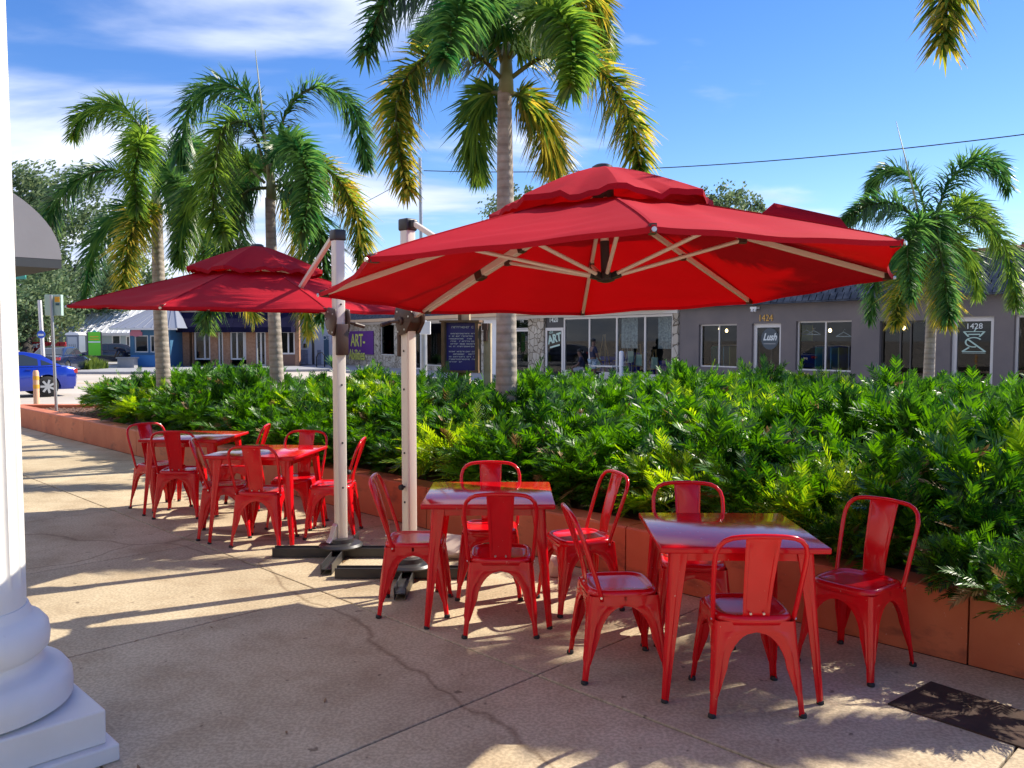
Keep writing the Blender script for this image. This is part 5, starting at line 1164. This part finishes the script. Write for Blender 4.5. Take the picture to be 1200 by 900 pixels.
for i in range(7):
    xa = NX0 + .1 + (NX1 - NX0 - .3) * i / 7; xb = NX0 + .1 + (NX1 - NX0 - .3) * (i + 1) / 7 - .015
    b = MB(); b.prism([(-.003, aw0), (-.003, Z(366, DN)), (-.03, Z(366, DN)), (-1.1, aw0 + .32), (-1.1, aw0), (-1.06, aw0)], xa, xb, 'YZ'); b.build('awning', M['navy'], nb)
for a, c in ((214, 222.5), (226, 227), (247, 256), (262, 270), (289, 300), (312, 317.5), (346, 351)):
    b = MB(); b.b2(X(a, DN), X(c, DN), -.05, .3, 0, Z(366, DN) - .003); b.build('brick_pier', M['brick'], nb)
def nwin(a, c, z0, mull=(), nm='window'): return window_unit(nb, X(a, DN) + .003, X(c, DN) - .003, z0, Z(388, DN), [X(m_, DN) for m_ in mull], M['metalw'], y=.03, fw=.10, name=nm)
nwin(199, 214, .75); nwin(228, 247, .4, (240,)); nwin(256, 262, 0, nm='door'); nwin(270, 289, .4, (278, 286)); nwin(300, 312, 0, (306,), nm='door'); nwin(317.5, 346, .75, (327, 338))
b = MB(); b.b2(X(199, DN), X(214, DN), 0, .25, 0, .745); b.b2(X(317.5, DN), X(346, DN), 0, .25, 0, .745); b.b2(X(187, DN), X(199, DN), 0, .25, 0, 3); b.build('stall_riser', mat('brown_riser', (.20, .11, .08), .8), nb)

# blue kiosk with hipped grey roof
DK = 52.0
kk = thing('blue_kiosk', 'small blue kiosk with grey hipped metal roof beside the sunlit palm trunk', 'building', (0, DK, 0))
KX0, KX1, KE = X(153, DK), X(200, DK), Z(384, DK)
op = [(X(158, DK), X(174, DK), Z(413, DK), Z(393, DK)), (X(176, DK), X(182, DK), Z(413, DK), Z(393, DK))]
b = MB(); wall_with_openings(b, KX0, KX1, 0, KE, op, 0, .2); b.b2(KX0, KX0 + .2, .2, 3, 0, KE); b.b2(KX1 - .2, KX1, .2, 3, 0, KE); b.b2(KX0, KX1, 3, 3.2, 0, KE); b.build('wall', M['kiosk'], kk)
for o_ in op: window_unit(kk, *o_, [], M['metalw'], y=.05, fw=.07)
b = MB(); ex = .75; zr = Z(362, DK); a_ = (KX0 - ex - .2, -ex, KE - .03); b_ = (KX1 + ex, -ex, KE - .03); c_ = (KX1 + ex, 3.2 + ex, KE - .03); d_ = (KX0 - ex - .2, 3.2 + ex, KE - .03); e_ = (KX0 + .75, 1.6, zr + .1); f_ = (KX1 - .3, 1.6, zr + .1)
b.add([a_, b_, c_, d_, e_, f_], [(0, 1, 5, 4), (1, 2, 5), (2, 3, 4, 5), (3, 0, 4), (3, 2, 1, 0)]); b.build('roof', M['roofg'], kk)
b = MB()
for i in range(9): f_2 = i / 8; b.bar(Vector(a_).lerp(Vector(b_), f_2) + Vector((0, 0, .02)), Vector(e_).lerp(Vector(f_), f_2) + Vector((0, 0, .02)), .04, .05)
tag(b.build('roof_ribs', M['roofg'], kk), kind='stuff')
b = MB(); b.b2(KX0 - .9, KX1 + .75, -.80, -.76, KE - .15, KE - .03); b.build('fascia', M['metalw'], kk)
b = MB(); xs = X(160.5, DK); b.tube([(xs, -.06, Z(389, DK)), (xs, -.02, Z(389, DK))], [.3, .3], 20); b.b2(xs - .38, xs + .38, -.05, -.003, Z(393.5, DK), Z(389, DK)); b.build('oval_sign', mat('pink_sign', (.62, .20, .28), .6), kk)
b = MB(); b.b2(X(159, DK), X(196, DK), -.65, -.60, .02, Z(417, DK)); b.b2(X(159, DK), X(196, DK), -.66, -.003, Z(417, DK), Z(416, DK)); b.build('counter', mat('bright_blue_counter', (.02, .14, .38), .6), kk)
b = MB(); b.box((0, 0, .28), (1.0, .5, .55)); b.box((.0, 0, .6), (1.15, .6, .08)); o = tagged(b, 'planter_box', M['kerb'], 'grey block seat beside the person bending near the kiosk', 'seat'); o.location = (X(153, 51), 50.6, 0)

# house with white standing seam roof
DH = 66.0
hb = thing('pale_blue_house', 'long pale blue house with white standing seam metal roof at the far left', 'house', (0, DH, 0))
HX0, HX1, HE, HR = X(66, DH), X(170, DH), Z(391, DH), Z(368, DH) + .55
b = MB(); b.b2(HX0 + .4, HX1, 0, .25, 0, HE); b.b2(HX1 - .2, HX1, .25, 7, 0, HE); b.b2(HX0 + .4, HX1, 7, 7.2, 0, HE)
b.prism([(0, 0), (7.2, 0), (7.2, HE), (3.6, HR - .1), (0, HE)], HX0 + .15, HX0 + .4, 'YZ'); b.build('wall', M['paleblue'], hb)
rf = MB(); rf.prism([(-.6, HE - .05), (3.6, HR), (7.8, HE - .05), (7.8, HE + .05), (3.6, HR + .12), (-.6, HE + .05)], HX0 - .4, HX1 + .4, 'YZ'); ro = rf.build('roof', M['roofm'], hb)
b = MB(); n_ = int((HX1 - HX0 + .8) / .42)
for i in range(n_ + 1): xx = HX0 - .38 + i * .42; b.bar((xx, -.6, HE + .07), (xx, 3.6, HR + .14), .035, .05)
tag(b.build('standing_seams', M['roofm'], hb), kind='stuff')
b = MB(); b.b2(HX0 - .4, HX1 + .4, -.66, -.60, HE - .16, HE + .06); b.build('gutter', M['white'], hb)
for a, c, e_, f_ in ((132, 142, 394, 404), (148.5, 153, 395, 409)):
    b = MB(); b.b2(X(a, DH), X(c, DH), -.05, -.003, Z(f_, DH) - .1, Z(e_, DH) + .1); w_ = b.build('window', M['white'], hb); b = MB(); b.b2(X(a + 1.5, DH), X(c - 1, DH), -.06, -.052, Z(f_, DH), Z(e_, DH)); b.build('pane', M['carglass'], w_)
gh = thing('gabled_porch_house', 'small blue gabled porch house left of the white metal roof', 'house', (0, 62, 0)); dg = 62
xm, xl_, xr_ = X(41, dg), X(33, dg), X(49.5, dg)
b = MB(); b.prism([(xl_ + .2, Z(392, dg)), (xr_ - .2, Z(392, dg)), (xm, Z(379, dg))], 0, .2, 'XZ'); b.b2(X(33, dg), X(61, dg), 3, 3.2, 0, Z(392, dg)); b.build('wall', mat('sage_gable', (.25, .33, .30), .8), gh)
b = MB(); b.add([(xl_ - .2, -.4, Z(392.5, dg)), (xm, -.4, Z(377.5, dg)), (X(61, dg), 3, Z(369, dg)), (X(61, dg) + .4, -.4, Z(391, dg)), (xr_ + .3, -.4, Z(391, dg)), (xl_ - .2, 3, Z(392.5, dg)), (xm, 3.4, Z(377.5, dg))], [(0, 1, 6, 5), (1, 2, 6), (1, 4, 3, 2)]); b.build('roof', mat('blue_metal_roof', (.12, .22, .42), .5), gh, fixn=False)
b = MB(); b.bar((xl_ - .2, -.45, Z(392.5, dg)), (xm, -.45, Z(377, dg)), .12, .12); b.bar((xm, -.45, Z(377, dg)), (xr_ + .3, -.45, Z(391, dg)), .12, .12); b.build('barge_board', M['white'], gh)
for px in (38, 60): b = MB(); b.b2(X(px, dg) - .08, X(px, dg) + .08, -.3, -.14, 0, Z(392, dg)); b.build('porch_post', M['white'], gh)

# pavement, verge, road paint in front of them
b = MB(); q = [(-40, 44.2), (X(210, 44), 44.2), (X(300, 44), 47), (X(420, 47), 49), (X(420, 60), 61), (-60, 61)]
b.prism(q, -.12, 0.004, 'XY'); tag(b.build('pavement', M['kerb']), kind='structure')
b = MB(); b.prism([(-60, 60.9), (X(470, 61), 60.9), (X(470, 61), 95), (-60, 95)], -.12, .0, 'XY'); tag(b.build('lot', mat('lot_ground', (.38, .36, .32), .9, var=.15, vscale=.5)), kind='structure')
b = MB(); b.quad((-36, 36.2, -.124), (-13, 35.0, -.124), (-13, 34.75, -.124), (-36, 35.95, -.124)); tag(b.build('road_line', M['yellow'], fixn=False), 'faded yellow line painted across the pale road at the left', 'road marking')
gr = MB(); rg = random.Random(8)
for i in range(5000):
    x = rg.uniform(X(70, 48), X(112, 48)); y = rg.uniform(47.2, 49.5); h = rg.uniform(.25, .75) * (.6 + .4 * sin((x * 1.7))); a = rg.uniform(0, 3.14); dx, dy = .05 * cos(a), .05 * sin(a); gr.add([(x - dx, y - dy, .0), (x + dx, y + dy, .0), (x + rg.uniform(-.15, .15), y, h + .1)], [(0, 1, 2)])
tag(gr.build('verge_grass', M['grass'], fixn=False), 'long yellow green grass on the verge left of the bright green sign', 'grass', kind='stuff')

# portable toilet, skip, lime sign
pt = thing('portable_toilet', 'grey portable toilet with white roof standing before the pale blue house', 'toilet', (X(89.5, 56), 56, 0)); gm = mat('grey_blue_plastic', (.17, .20, .25), .5)
b = MB(); b.box((0, 0, 1.0), (.86, .86, 1.0 * 2)); b.build('body', gm, pt, bevel=.04)
b = MB(); b.prism([(-.48, 2.0), (.48, 2.0), (.42, 2.12), (.15, 2.2), (-.15, 2.2), (-.42, 2.12)], -.48, .48, 'XZ'); b.build('roof', M['white'], pt)
b = MB(); b.box((0, -.44, 1.0), (.62, .03, 1.75)); d_o = b.build('door', mat('pale_grey_door', (.42, .45, .48), .5), pt); b = MB()
for i in range(4): b.box((-.2 + i * .13, -.462, .8), (.05, .015, 1.2))
tag(b.build('door_ribs', gm, d_o), kind='stuff')
dp = thing('skip_container', 'long red waste skip with white lettering behind the blue car', 'skip', (X(51, 57), 57, 0)); w_ = X(78, 57) - X(25, 57)
b = MB(); b.prism([(-w_ / 2, .25), (w_ / 2, .25), (w_ / 2, Z(401, 57)), (-w_ / 2, Z(401, 57))], -.0, 1.8, 'XZ'); b.build('body', M['dumpster'], dp)
for i in range(9): b = MB(); b.box((-w_ / 2 + .1 + i * (w_ - .2) / 8, -.04, .85), (.09, .075, 1.2)); b.build('rib', M['dumpster'], dp)
b = MB(); b.box((0, -.05, Z(401, 57) - .03), (w_ + .06, .12, .10)); b.build('top_rail', M['dumpster'], dp)
text("Let's", .52, 'lettering', M['whitelet'], dp, (-w_ / 2 + 1.05, -.10, Z(404.5, 57)), shear=.3, off=.012); text('Paul', .52, 'lettering', M['whitelet'], dp, (-w_ / 2 + 1.70, -.10, Z(407.5, 57)), shear=.3, off=.012)
ls = thing('green_street_sign', 'tall bright green upright sign board with dark edges by the verge', 'sign', (X(111.5, 50), 50, 0)); h0, h1 = Z(416.5, 50), Z(389, 50)
b = MB(); b.b2(-.37, .37, -.03, .03, h0, h1); pn = b.build('panel', M['limesign'], ls); b = MB(); b.b2(-.42, -.375, -.04, .04, h0, h1); b.b2(.375, .42, -.04, .04, h0, h1); b.b2(-.05, .05, .035, .10, 0, h1); b.b2(-.38, -.28, .035, .1, 0, h0 + .1); b.build('post', M['darkgrey'], ls)
b = MB(); b.b2(-.36, .36, -.036, -.031, Z(401.5, 50), Z(400, 50)); b.build('white_band', M['white'], pn); b = MB(); b.b2(-.28, .25, -.036, -.031, Z(395, 50), Z(394, 50)); b.b2(-.25, .28, -.036, -.031, Z(398, 50), Z(397, 50)); b.build('lettering_rows', M['amber'], pn)
b = MB(); b.prism([(-.16, h1), (.16, h1), (0, h1 + .12)], -.02, .02, 'XZ'); b.build('finial', M['teal'], ls)

# ------------------------------------------------------------------ cars
def car(label, paint, loc, rz, L=4.6, Wd=1.78, Hh=1.45, group='cars parked and passing at the left'):
    t = thing('car', label, 'car', loc, rz, group); hw = Wd / 2
    # lofted body: stations along x (front +x), each (x, z_low, z_belt, half width)
    st = [(-L / 2, .42, .72, .70), (-L / 2 + .06, .30, .90, .80), (-L / 2 + .35, .24, .97, .87), (-L * .30, .22, .96, .89), (-.6, .20, .95, .89), (.6, .20, .93, .89), (L * .22, .20, .92, .89), (L * .30, .22, .88, .88), (L / 2 - .35, .24, .78, .85), (L / 2 - .08, .28, .68, .76), (L / 2, .36, .56, .64)]
    xs = []; wr = .33; ax_ = [-L * .30, L * .305]
    # resample with wheel arches
    pts = []
    N = 70
    def ip(x):
        for a, c in zip(st[:-1], st[1:]):
            if a[0] <= x <= c[0]: f = (x - a[0]) / (c[0] - a[0]); f = f; return [a[i] + (c[i] - a[i]) * f for i in range(4)]
        return list(st[-1])
    vs = []; K = 12
    for i in range(N + 1):
        x = -L / 2 + L * i / N; _, zl, zb, w = ip(min(x, L / 2 - 1e-6)); w = w / .89 * hw; arch = zl
        for ax in ax_:
            dx = x - ax
            if abs(dx) < wr + .05: arch = max(arch, .33 + sqrt((wr + .05) ** 2 - dx * dx))
        ring = [(w * .93, arch), (w * .99, max(arch, zl + .12)), (w, max(arch + .001, zl + (zb - zl) * .55)), (w * .985, max(arch + .002, zb - .09)), (w * .93, zb - .02), (w * .80, zb + .015), (0, zb + .03)]
        full = [(x, y, z) for y, z in ring] + [(x, -y, z) for y, z in reversed(ring[:-1])]
        vs += full; K = len(full)
    b = MB(); b.add(vs, [(i * K + j, i * K + j + 1, (i + 1) * K + j + 1, (i + 1) * K + j) for i in range(N) for j in range(K - 1)] + [tuple(range(K)), tuple(N * K + j for j in range(K))])
    b.b2(-L / 2 + .1, L / 2 - .15, -hw * .8, hw * .8, .22, .5); b.build('body', M[paint], t, smooth_angle=32)
    # cabin
    prof = [(-L * .40, .97), (-L * .27, Hh - .10), (-L * .18, Hh - .02), (-.25, Hh), (.25, Hh - .02), (.62, Hh - .10), (L * .27, .93)]
    def cab(b, o_, wtop): 
        n = len(prof); vs = []
        for sg in (-1, 1):
            for x, z in prof: f = (z - .93) / (Hh - .93); vs.append((x, sg * (hw * .90 - f * wtop) + sg * o_, z))
        b.add(vs, [tuple(range(n)), tuple(range(2 * n - 1, n - 1, -1))] + [(i, i + n, i + n + 1, i + 1) for i in range(n - 1)])
    b = MB(); cab(b, 0, .20); b.build('cabin', M[paint], t, bevel=.03, seg=2, smooth_angle=40)
    def cw(pp, m_='carglass', nm='side_window'):
        for sg in (-1, 1):
            b = MB(); vs = [(x, sg * (hw * .90 - (z - .93) / (Hh - .93) * .20 + .006), z) for x, z in pp]; b.add(vs + [(x, y - sg * .01, z) for x, y, z in vs], [tuple(range(len(pp))), tuple(range(len(pp), 2 * len(pp)))]); b.build(nm, M[m_], t)
    cw([(-.02, 1.0), (-.02, Hh - .09), (.50, Hh - .13), (L * .235, 1.0)]); cw([(-.10, 1.0), (-.10, Hh - .09), (-L * .17, Hh - .11), (-L * .25, 1.20), (-L * .25, 1.0)]); cw([(-L * .27, 1.0), (-L * .27, 1.18), (-L * .345, 1.02)])
    for p0, p1, nm in ((prof[0], prof[1], 'rear_window'), (prof[6], prof[5], 'windscreen')):
        b = MB(); vs = []
        for f in (.12, .90):
            x = p0[0] + (p1[0] - p0[0]) * f; z = p0[1] + (p1[1] - p0[1]) * f; w = hw * .90 - (z - .93) / (Hh - .93) * .20 - .07; sgx = -1 if nm[0] == 'r' else 1
            vs += [(x + sgx * .012, -w, z + .012), (x + sgx * .012, w, z + .012)]
        b.add(vs, [(0, 1, 3, 2)]); b.build(nm, M['carglass'], t, fixn=False)
    for ax in ax_:
        for sg in (-1, 1):
            b = MB(); y0 = sg * (hw - .20); y1 = sg * (hw - .005); b.tube([(ax, y0, .33), (ax, y1 - sg * .02, .33), (ax, y1, .33)], [.33, .33, .30], 24); w_ = b.build('tyre', M['tyre'], t, smooth_angle=40)
            b = MB(); b.tube([(ax, y1 - sg * .03, .33), (ax, y1 + sg * .004, .33)], [.21, .215], 24)
            b.build('rim', M['rubber'], w_, smooth_angle=40); b = MB()
            for k in range(7): a = k * 2 * pi / 7; b.bar((ax + .03 * cos(a), y1 + sg * .008, .33 + .03 * sin(a)), (ax + .215 * cos(a), y1 + sg * .008, .33 + .215 * sin(a)), .012, .06, (0, 1, 0)) if False else b.bar((ax + .03 * cos(a), y1 + sg * .010, .33 + .03 * sin(a)), (ax + .215 * cos(a), y1 + sg * .010, .33 + .215 * sin(a)), .065, .014, (0, 1, 0))
            b.tube([(ax, y1, .33), (ax, y1 + sg * .02, .33)], .05, 10); tag(b.build('rim_spokes', M['rim'], w_), kind='stuff')
    for sg in (-1, 1):
        b = MB(); b.box((-L / 2 + .10, sg * hw * .70, .80), (.20, .36, .15)); b.build('tail_lamp', M['tail'], t, bevel=.02)
        b = MB(); b.box((L / 2 - .14, sg * hw * .70, .64), (.22, .34, .13)); b.build('headlight', M['whitelet'], t, bevel=.02)
        b = MB(); b.box((.75, sg * (hw + .06), 1.0), (.16, .18, .13)); b.build('mirror', M[paint], t, bevel=.02)
        b = MB(); b.box((.12, sg * (hw - .002), .86), (.16, .02, .03)); b.box((-.85, sg * (hw - .002), .87), (.16, .02, .03)); tag(b.build('door_handles', M[paint], t), kind='stuff')
        b = MB()
        for xx in (.95, -.05, -1.1): b.b2(xx, xx + .012, sg * hw * .99 - .004, sg * hw * .99 + .004, .35, .93)
        tag(b.build('door_gaps', M['rubber'], t), kind='stuff')
    b = MB(); b.box((-L / 2 + .03, 0, .72), (.08, .34, .15)); b.build('number_plate', M['white'], t)
    return t
gp = at(22, 463, -.13)
car('bright blue saloon car at the far left, mostly hidden by the white column', 'carblue', (-16.4, 26.3, -.12), pi + .75)
bpy.context.view_layer.update()
car('dark blue car seen from behind, parked by the red skip', 'cardark', (X(69, 46), 46.2, -.12), radians(97), L=4.4)
car('dark grey car parked behind the bright green sign', 'cargrey', (X(126, 57), 57, 0), radians(205), L=4.5)
# ------------------------------------------------------------------ street furniture
sp = thing('bus_stop_sign', 'pale green sign box on a grey pole rising from the planter mulch at the left', 'sign', (X(64.5, 16.2), 16.2, .29))
b = MB(); b.tube([(0, 0, 0), (-.04, 0, Z(346, 16.2) - .29)], .028, 8); b.build('pole', M['steel'], sp, smooth_angle=40)
w0 = 16.2 / F_PX; b = MB(); b.b2(-11.5 * w0, 8 * w0, .03, .12, Z(370, 16.2) - .29, Z(345.5, 16.2) - .29); bx = b.build('sign_box', M['signgreen'], sp, bevel=.01)
b = MB(); b.b2(1 * w0, 6.5 * w0, .015, .028, Z(354, 16.2) - .29, Z(348, 16.2) - .29); b.build('sticker', M['amber'], bx); b = MB(); b.b2(2 * w0, 6 * w0, .014, .028, Z(358, 16.2) - .29, Z(355.5, 16.2) - .29); b.build('sticker', mat('dark_teal_sticker', (.02, .10, .14), .5), bx)
rs = thing('round_blue_sign', 'round blue sign on a pale leaning pole behind the grey sign pole', 'sign', (X(52, 30), 30, -.13)); k_ = 30 / F_PX
b = MB(); b.tube([(0, 0, 0), (-3.5 * k_, 0, Z(352, 30) + .13)], .07, 8); b.build('pole', M['metalw'], rs, smooth_angle=40)
b = MB(); zc2 = Z(392, 30) + .13; b.tube([(-1.2 * k_, -.10, zc2), (-1.2 * k_, -.08, zc2)], 4.6 * k_, 20); dk_ = b.build('disc', M['signblue'], rs); b = MB(); b.b2(-4.5 * k_, 2.2 * k_, -.108, -.102, zc2 - .05, zc2 + .02); b.build('white_band', M['whitelet'], dk_)
bo = thing('striped_bollard', 'peach bollard with yellow bands standing beyond the planter corner', 'bollard', (X(41.5, 19.5), 19.5, -.13)); b = MB(); zt = Z(434, 19.5) + .13
b.tube([(0, 0, 0), (0, 0, zt - .05), (0, 0, zt)], [.065, .065, .045], 14); b.build('post', M['bollard'], bo, smooth_angle=40)
for zz_ in (.80, .62): b = MB(); b.tube([(0, 0, zt * zz_ + .0), (0, 0, zt * zz_ + .09)], .068, 14); b.build('band', M['amber'], bo, smooth_angle=40)

nbd = thing('notice_board', 'weathered wooden notice board with navy lettered panel behind the hedge', 'notice board', (X(541, 12.5), 12.5, .28), radians(-14)); dn = 12.5
k_ = dn / F_PX; ZZ = lambda py: Z(py, dn) - .28; hw_ = 22.5 * k_
b = MB(); b.b2(-hw_, -hw_ + .05, -.10, .06, ZZ(434), ZZ(378)); b.build('frame_side', M['wood'], nbd); b = MB(); b.b2(hw_ - .05, hw_, -.10, .06, ZZ(434), ZZ(378)); b.build('frame_side', M['wood'], nbd)
b = MB(); b.b2(-hw_ - .02, hw_ + .02, -.12, .08, ZZ(378), ZZ(375.5)); b.build('frame_top', M['wood'], nbd); b = MB(); b.b2(-hw_ - .005, hw_ + .005, -.11, .065, ZZ(436.5), ZZ(434)); b.build('frame_bottom', M['wood'], nbd)
b = MB(); b.b2(-hw_ + .051, hw_ - .051, .0, .05, ZZ(434) + .002, ZZ(378) - .002); pn = b.build('panel', M['navyboard'], nbd)
b = MB(); rl = random.Random(4); x0_, x1_ = -hw_ + .09, hw_ - .09
rows = [(383.5, .030, .02)] + [(y_, .018, 0) for y_ in (391, 394, 397, 400, 403, 406, 412, 415, 418, 421, 424)]
for i, (py, h_, ind) in enumerate(rows):
    x = x0_ + ind; xe = x1_ - ind if i < len(rows) - 1 else (x0_ + x1_) / 2
    while x < xe:
        w_ = rl.uniform(.010, .022) * (1.4 if i == 0 else 1)
        if rl.random() > .14:
            st_ = rl.choice((0, 1, 2)); z_ = ZZ(py)
            b.b2(x, x + .004, -.004, -.001, z_ - h_ / 2, z_ + h_ / 2)
            if st_ == 0: b.b2(x + .004, x + w_, -.004, -.001, z_ + h_ / 2 - .004, z_ + h_ / 2)
            elif st_ == 1: b.b2(x + .004, x + w_, -.004, -.001, z_ - .002, z_ + .003); b.b2(x + w_ - .004, x + w_, -.0042, -.001, z_ - h_ / 2, z_ + h_ / 2)
            else: b.b2(x + .004, x + w_, -.004, -.001, z_ - h_ / 2, z_ - h_ / 2 + .005); b.b2(x + .004, x + w_, -.004, -.001, z_ + h_ / 2 - .004, z_ + h_ / 2)
        x += w_ + .006
tag(b.build('lettering_rows', M['whitelet'], pn, fixn=False), kind='stuff')
b = MB(); b.b2(-.02, .10, .062, .14, -.2, ZZ(362)); b.build('post', M['palewood'], nbd); b = MB(); b.b2(-.075, -.022, .062, .13, -.2, ZZ(362)); b.build('post', M['wood'], nbd)
b = MB(); b.b2(hw_ + .03, hw_ + .14, .08, .16, -.2, ZZ(379)); b.build('post', M['palewood'], nbd)
b = MB(); b.box((hw_ + .07, .04, ZZ(383)), (.08, .10, .10)); b.b2(hw_ + .05, hw_ + .10, .0, .07, ZZ(400), ZZ(386)); b.build('lock_box', M['brown'], nbd)

mp_ = thing('street_light_pole', 'tall slim grey pole with white meter box between the umbrella pole and notice board', 'pole', (X(496.5, 19), 19, -.1)); k_ = 19 / F_PX
b = MB(); b.tube([(0, 0, 0), (0, 0, Z(376, 19) + .1), (-.02, 0, Z(376, 19) + .12), (-.06, 0, Z(188, 19) + .1)], [.085, .08, .05, .035], 12); b.build('pole', M['steel'], mp_, smooth_angle=40)
b = MB(); b.b2(-3.5 * k_, 9 * k_, -.22, -.09, Z(392, 19) + .1, Z(377, 19) + .1); mb_ = b.build('meter_box', M['white'], mp_, bevel=.01); b = MB(); b.b2(-6.8 * k_, -3.0 * k_, -.23, -.20, Z(384.5, 19) + .1, Z(378.5, 19) + .1); bs_ = b.build('blue_sign', M['signblue'], mp_)
def wire(name, a, c, sag, r, label):
    a, c = Vector(a), Vector(c); N = 24; b = MB(); b.tube([a.lerp(c, i / N) - Vector((0, 0, sag * 4 * (i / N) * (1 - i / N))) for i in range(N + 1)], r, 5); return tagged(b, name, M['rubber'], label, 'cable', smooth=True)
wire('power_cable', atd(1330, 140, 16), atd(497, 200, 24), .35, .012, 'black overhead cable crossing the sky from the slim pole to the right')
wire('power_cable', atd(490, 202, 22), atd(360, 262, 40), .2, .010, 'thin overhead wire dropping to the left of the slim pole')

# grey barrel awning and teal sign of the building behind the column
ga = thing('barrel_awning', 'grey rounded barrel awning end showing beside the column at the left', 'awning', sn(-10.3, 1.5, 0), -pi / 4)
N = 18; R_ = 1.62; zb = 2.60; Hh_ = 0.98; arc = [(R_ * sin(i / N * pi / 2), zb + Hh_ * cos(i / N * pi / 2)) for i in range(N + 1)]
b = MB(); b.prism([(0, zb)] + arc[::1], -.02, 0, 'YZ'); b.build('end_panel', M['awngrey'], ga)
b = MB(); vs = [(x, y, z) for x in (-.021, -3.2) for y, z in arc]; b.add(vs, [(i, i + 1, i + N + 2, i + N + 1) for i in range(N)]); b.add([(x, y, z) for x in (-.021, -3.2) for y, z in ((R_, zb), (R_, zb - .10), )], [(0, 1, 3, 2)]); b.build('canopy', M['awngrey'], ga, smooth_angle=60, fixn=False)
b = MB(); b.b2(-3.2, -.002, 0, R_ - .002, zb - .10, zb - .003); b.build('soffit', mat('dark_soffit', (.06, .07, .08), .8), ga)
ts = thing('hanging_sign', 'small teal sign hanging under the grey barrel awning beside the column', 'sign', atd(22, 320, 12.5)); b = MB(); b.b2(-.30, .10, -.02, .02, -.09, .10); b.build('panel', M['teal'], ts)
b = MB(); b.tube([(-.2, 0, .1), (-.2, 0, .35)], .008, 5); b.build('hanger', M['steel'], ts)
# building on the near side of the street, behind the camera (it shows only in reflections)
nbx = thing('patio_building', 'pale rendered building behind the patio, mirrored in the shop windows', 'building', sn(-6, -3.2), -pi / 4)
b = MB(); b.b2(-22, 14, -6, 0, 0, 4.6); b.build('wall', mat('warm_render', (.30, .26, .22), .85, var=.1, vscale=1), nbx)
for i in range(8): b = MB(); b.b2(-20 + i * 4.2, -17.8 + i * 4.2, .0, .04, .5, 2.6); b.build('window', M['carglass'], nbx)
